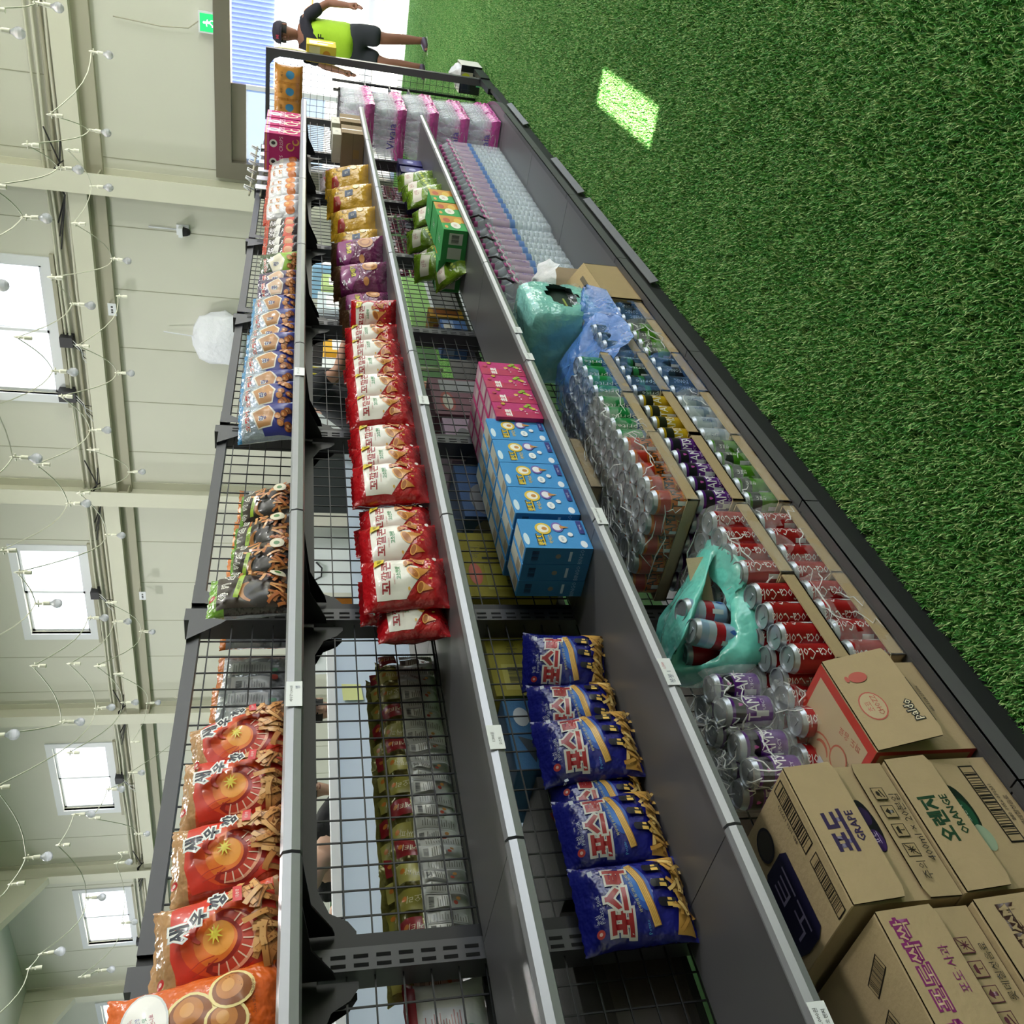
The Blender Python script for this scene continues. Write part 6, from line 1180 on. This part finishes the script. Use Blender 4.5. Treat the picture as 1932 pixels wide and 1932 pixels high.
# ================================================================ BEYOND THE WIRE
m_pb = mat('pale_blue_board', 'c6d6ee', rough=.5); pl2 = thing('partition_board', 'pale blue partition board with white top trim behind the shelving', 'partition', (2.3, 3.2, 0))
mb = MB(); mb.box((-1.5, 0, .15), (1.15, .04, 1.2), m_pb); mb.build('board', pl2)
mb = MB(); mb.box((-1.5, -.01, 1.2), (1.15, .06, 1.235), m_alu); mb.build('top_trim', pl2)
for x in (-1.45, 1.1): mb = MB(); mb.box((x-.03, 0, 0), (x+.03, .06, .15), m_alu); mb.build('foot', pl2)
mb = MB(); put(mb, [(poly([(-.05, -.05), (.05, -.04), (.055, .05), (-.05, .045)]), 'd9df9c')], plane((0, 0, 0), (1, 0, 0), (0, 0, 1)), maxe=None); o = mb.build('paper_note'); tag(o, 'small yellow paper note stuck on the pale blue partition board', 'note'); o.location = (2.98, 3.19, 1.12)
pl3 = thing('partition_board', 'lower paler board behind the wire beyond the first pale blue board', 'partition', (4.6, 3.3, 0))
mb = MB(); mb.box((-.95, 0, .1), (.7, .04, 1.08), mat('paler_board', 'c3d2e6', rough=.5)); mb.build('board', pl3)
for x in (-.9, .65): mb = MB(); mb.box((x-.03, 0, 0), (x+.03, .04, .1), m_alu); mb.build('foot', pl3)
gs_ = thing('display_board', 'white board with a broad lime green band behind the wire', 'board', (6.4, 2.6, 0))
mb = MB(); mb.box((-.75, 0, .05), (.7, .03, .5), m_alu); mb.build('white_panel', gs_)
mb = MB(); mb.box((-.75, -.004, .45), (.7, .03, .62), mat('lime_band', '8fc46a', rough=.6)); mb.build('green_band', gs_)
for x in (-.7, .65): mb = MB(); mb.box((x-.03, 0, 0), (x+.03, .03, .05), m_grey); mb.build('foot', gs_)
for k, (x, y, w, h, c, lab) in enumerate(((12.6, 8.3, 1.1, 1.35, '2a2c30', 'tall black display screen'), (12.6, 10.1, 1.0, 1.25, 'd6dae0', 'white chest freezer with dark pull handle'), (12.6, 12.2, .9, 1.2, 'd9dce2', 'white slatted air cooler'), (12.6, 11.4, .35, 1.3, 'b8701c', 'orange brown cabinet'), (12.4, 7.1, .8, 1.3, 'c9ccd0', 'pale grey cabinet with small white cartons'))):
    r = thing('appliance' if k in (1, 2) else 'cabinet', lab+' against the far cream wall', 'appliance' if k in (1, 2) else 'cabinet', (x, y, 0)); m = card('far_app_'+c, c) if k == 3 else mat('far_app_'+c, c, rough=.4)
    mb = MB(); mb.box((-.3, -w/2, .05), (.3, w/2, h), m); mb.build('body', r); mb = MB()
    for s in (-1, 1): mb.box((-.25, s*w*.4-.04, 0), (.25, s*w*.4+.04, .05), m_blk)
    mb.build('foot', r)
    if k in (1, 2): mb = MB(); mb.tube([(-.31, -.2, .95), (-.34, -.1, .85), (-.34, .1, .85), (-.31, .2, .95)], .015, m_blk, 5); mb.build('handle', r)
tblc = thing('trestle_table', 'white trestle table loaded with cartons beyond the wire', 'table', (9.2, 4.2, 0))
mb = MB(); mb.box((-1.5, -.4, .7), (2.2, .4, .74), m_alu); mb.build('table_top', tblc)
for x in (-1.4, 2.1):
    for y in (-.35, .35): mb = MB(); mb.tube([(x, y, 0), (x, y, .7)], .02, m_grey, 5); mb.build('leg', tblc)
for k, (x, c, h, w) in enumerate(((7.9, 'e9ecef', .42, .4), (8.4, 'e0a82c', .40, .4), (8.9, '33353c', .5, .4), (9.5, 'c9d4dc', .45, .5), (10.1, 'b9cf8c', .4, .4), (10.7, '8fb8dc', .5, .4), (11.1, 'e6e2da', .38, .3))):
    o = carton('table_carton', w, .4, h, card('tc_'+c, c), {'F': [(rect(w*.2, h*.5, w*.8, h*.8), 'c9ccd0'), (text('식품', w*.5, h*.3, h*.14), '55504a')]}); o.location = (x, 4.15, .742); tag(o, ['white', 'amber', 'black', 'pale grey', 'pale green', 'sky blue', 'cream'][k]+' carton on the trestle table beyond the wire', 'carton', 'cartons on the trestle table')
wc = carton('white_carton', .7, .25, .24, card('white_card', 'd9d5cc'), {'F': [(rect(0, .12, .7, .14), '6cae3c'), (rect(.05, .02, .3, .1), 'bfc3c0')]}); wc.location = (1.35, 1.86, .114); tag(wc, 'long white carton with green stripe on the rear base deck behind the wire', 'carton')
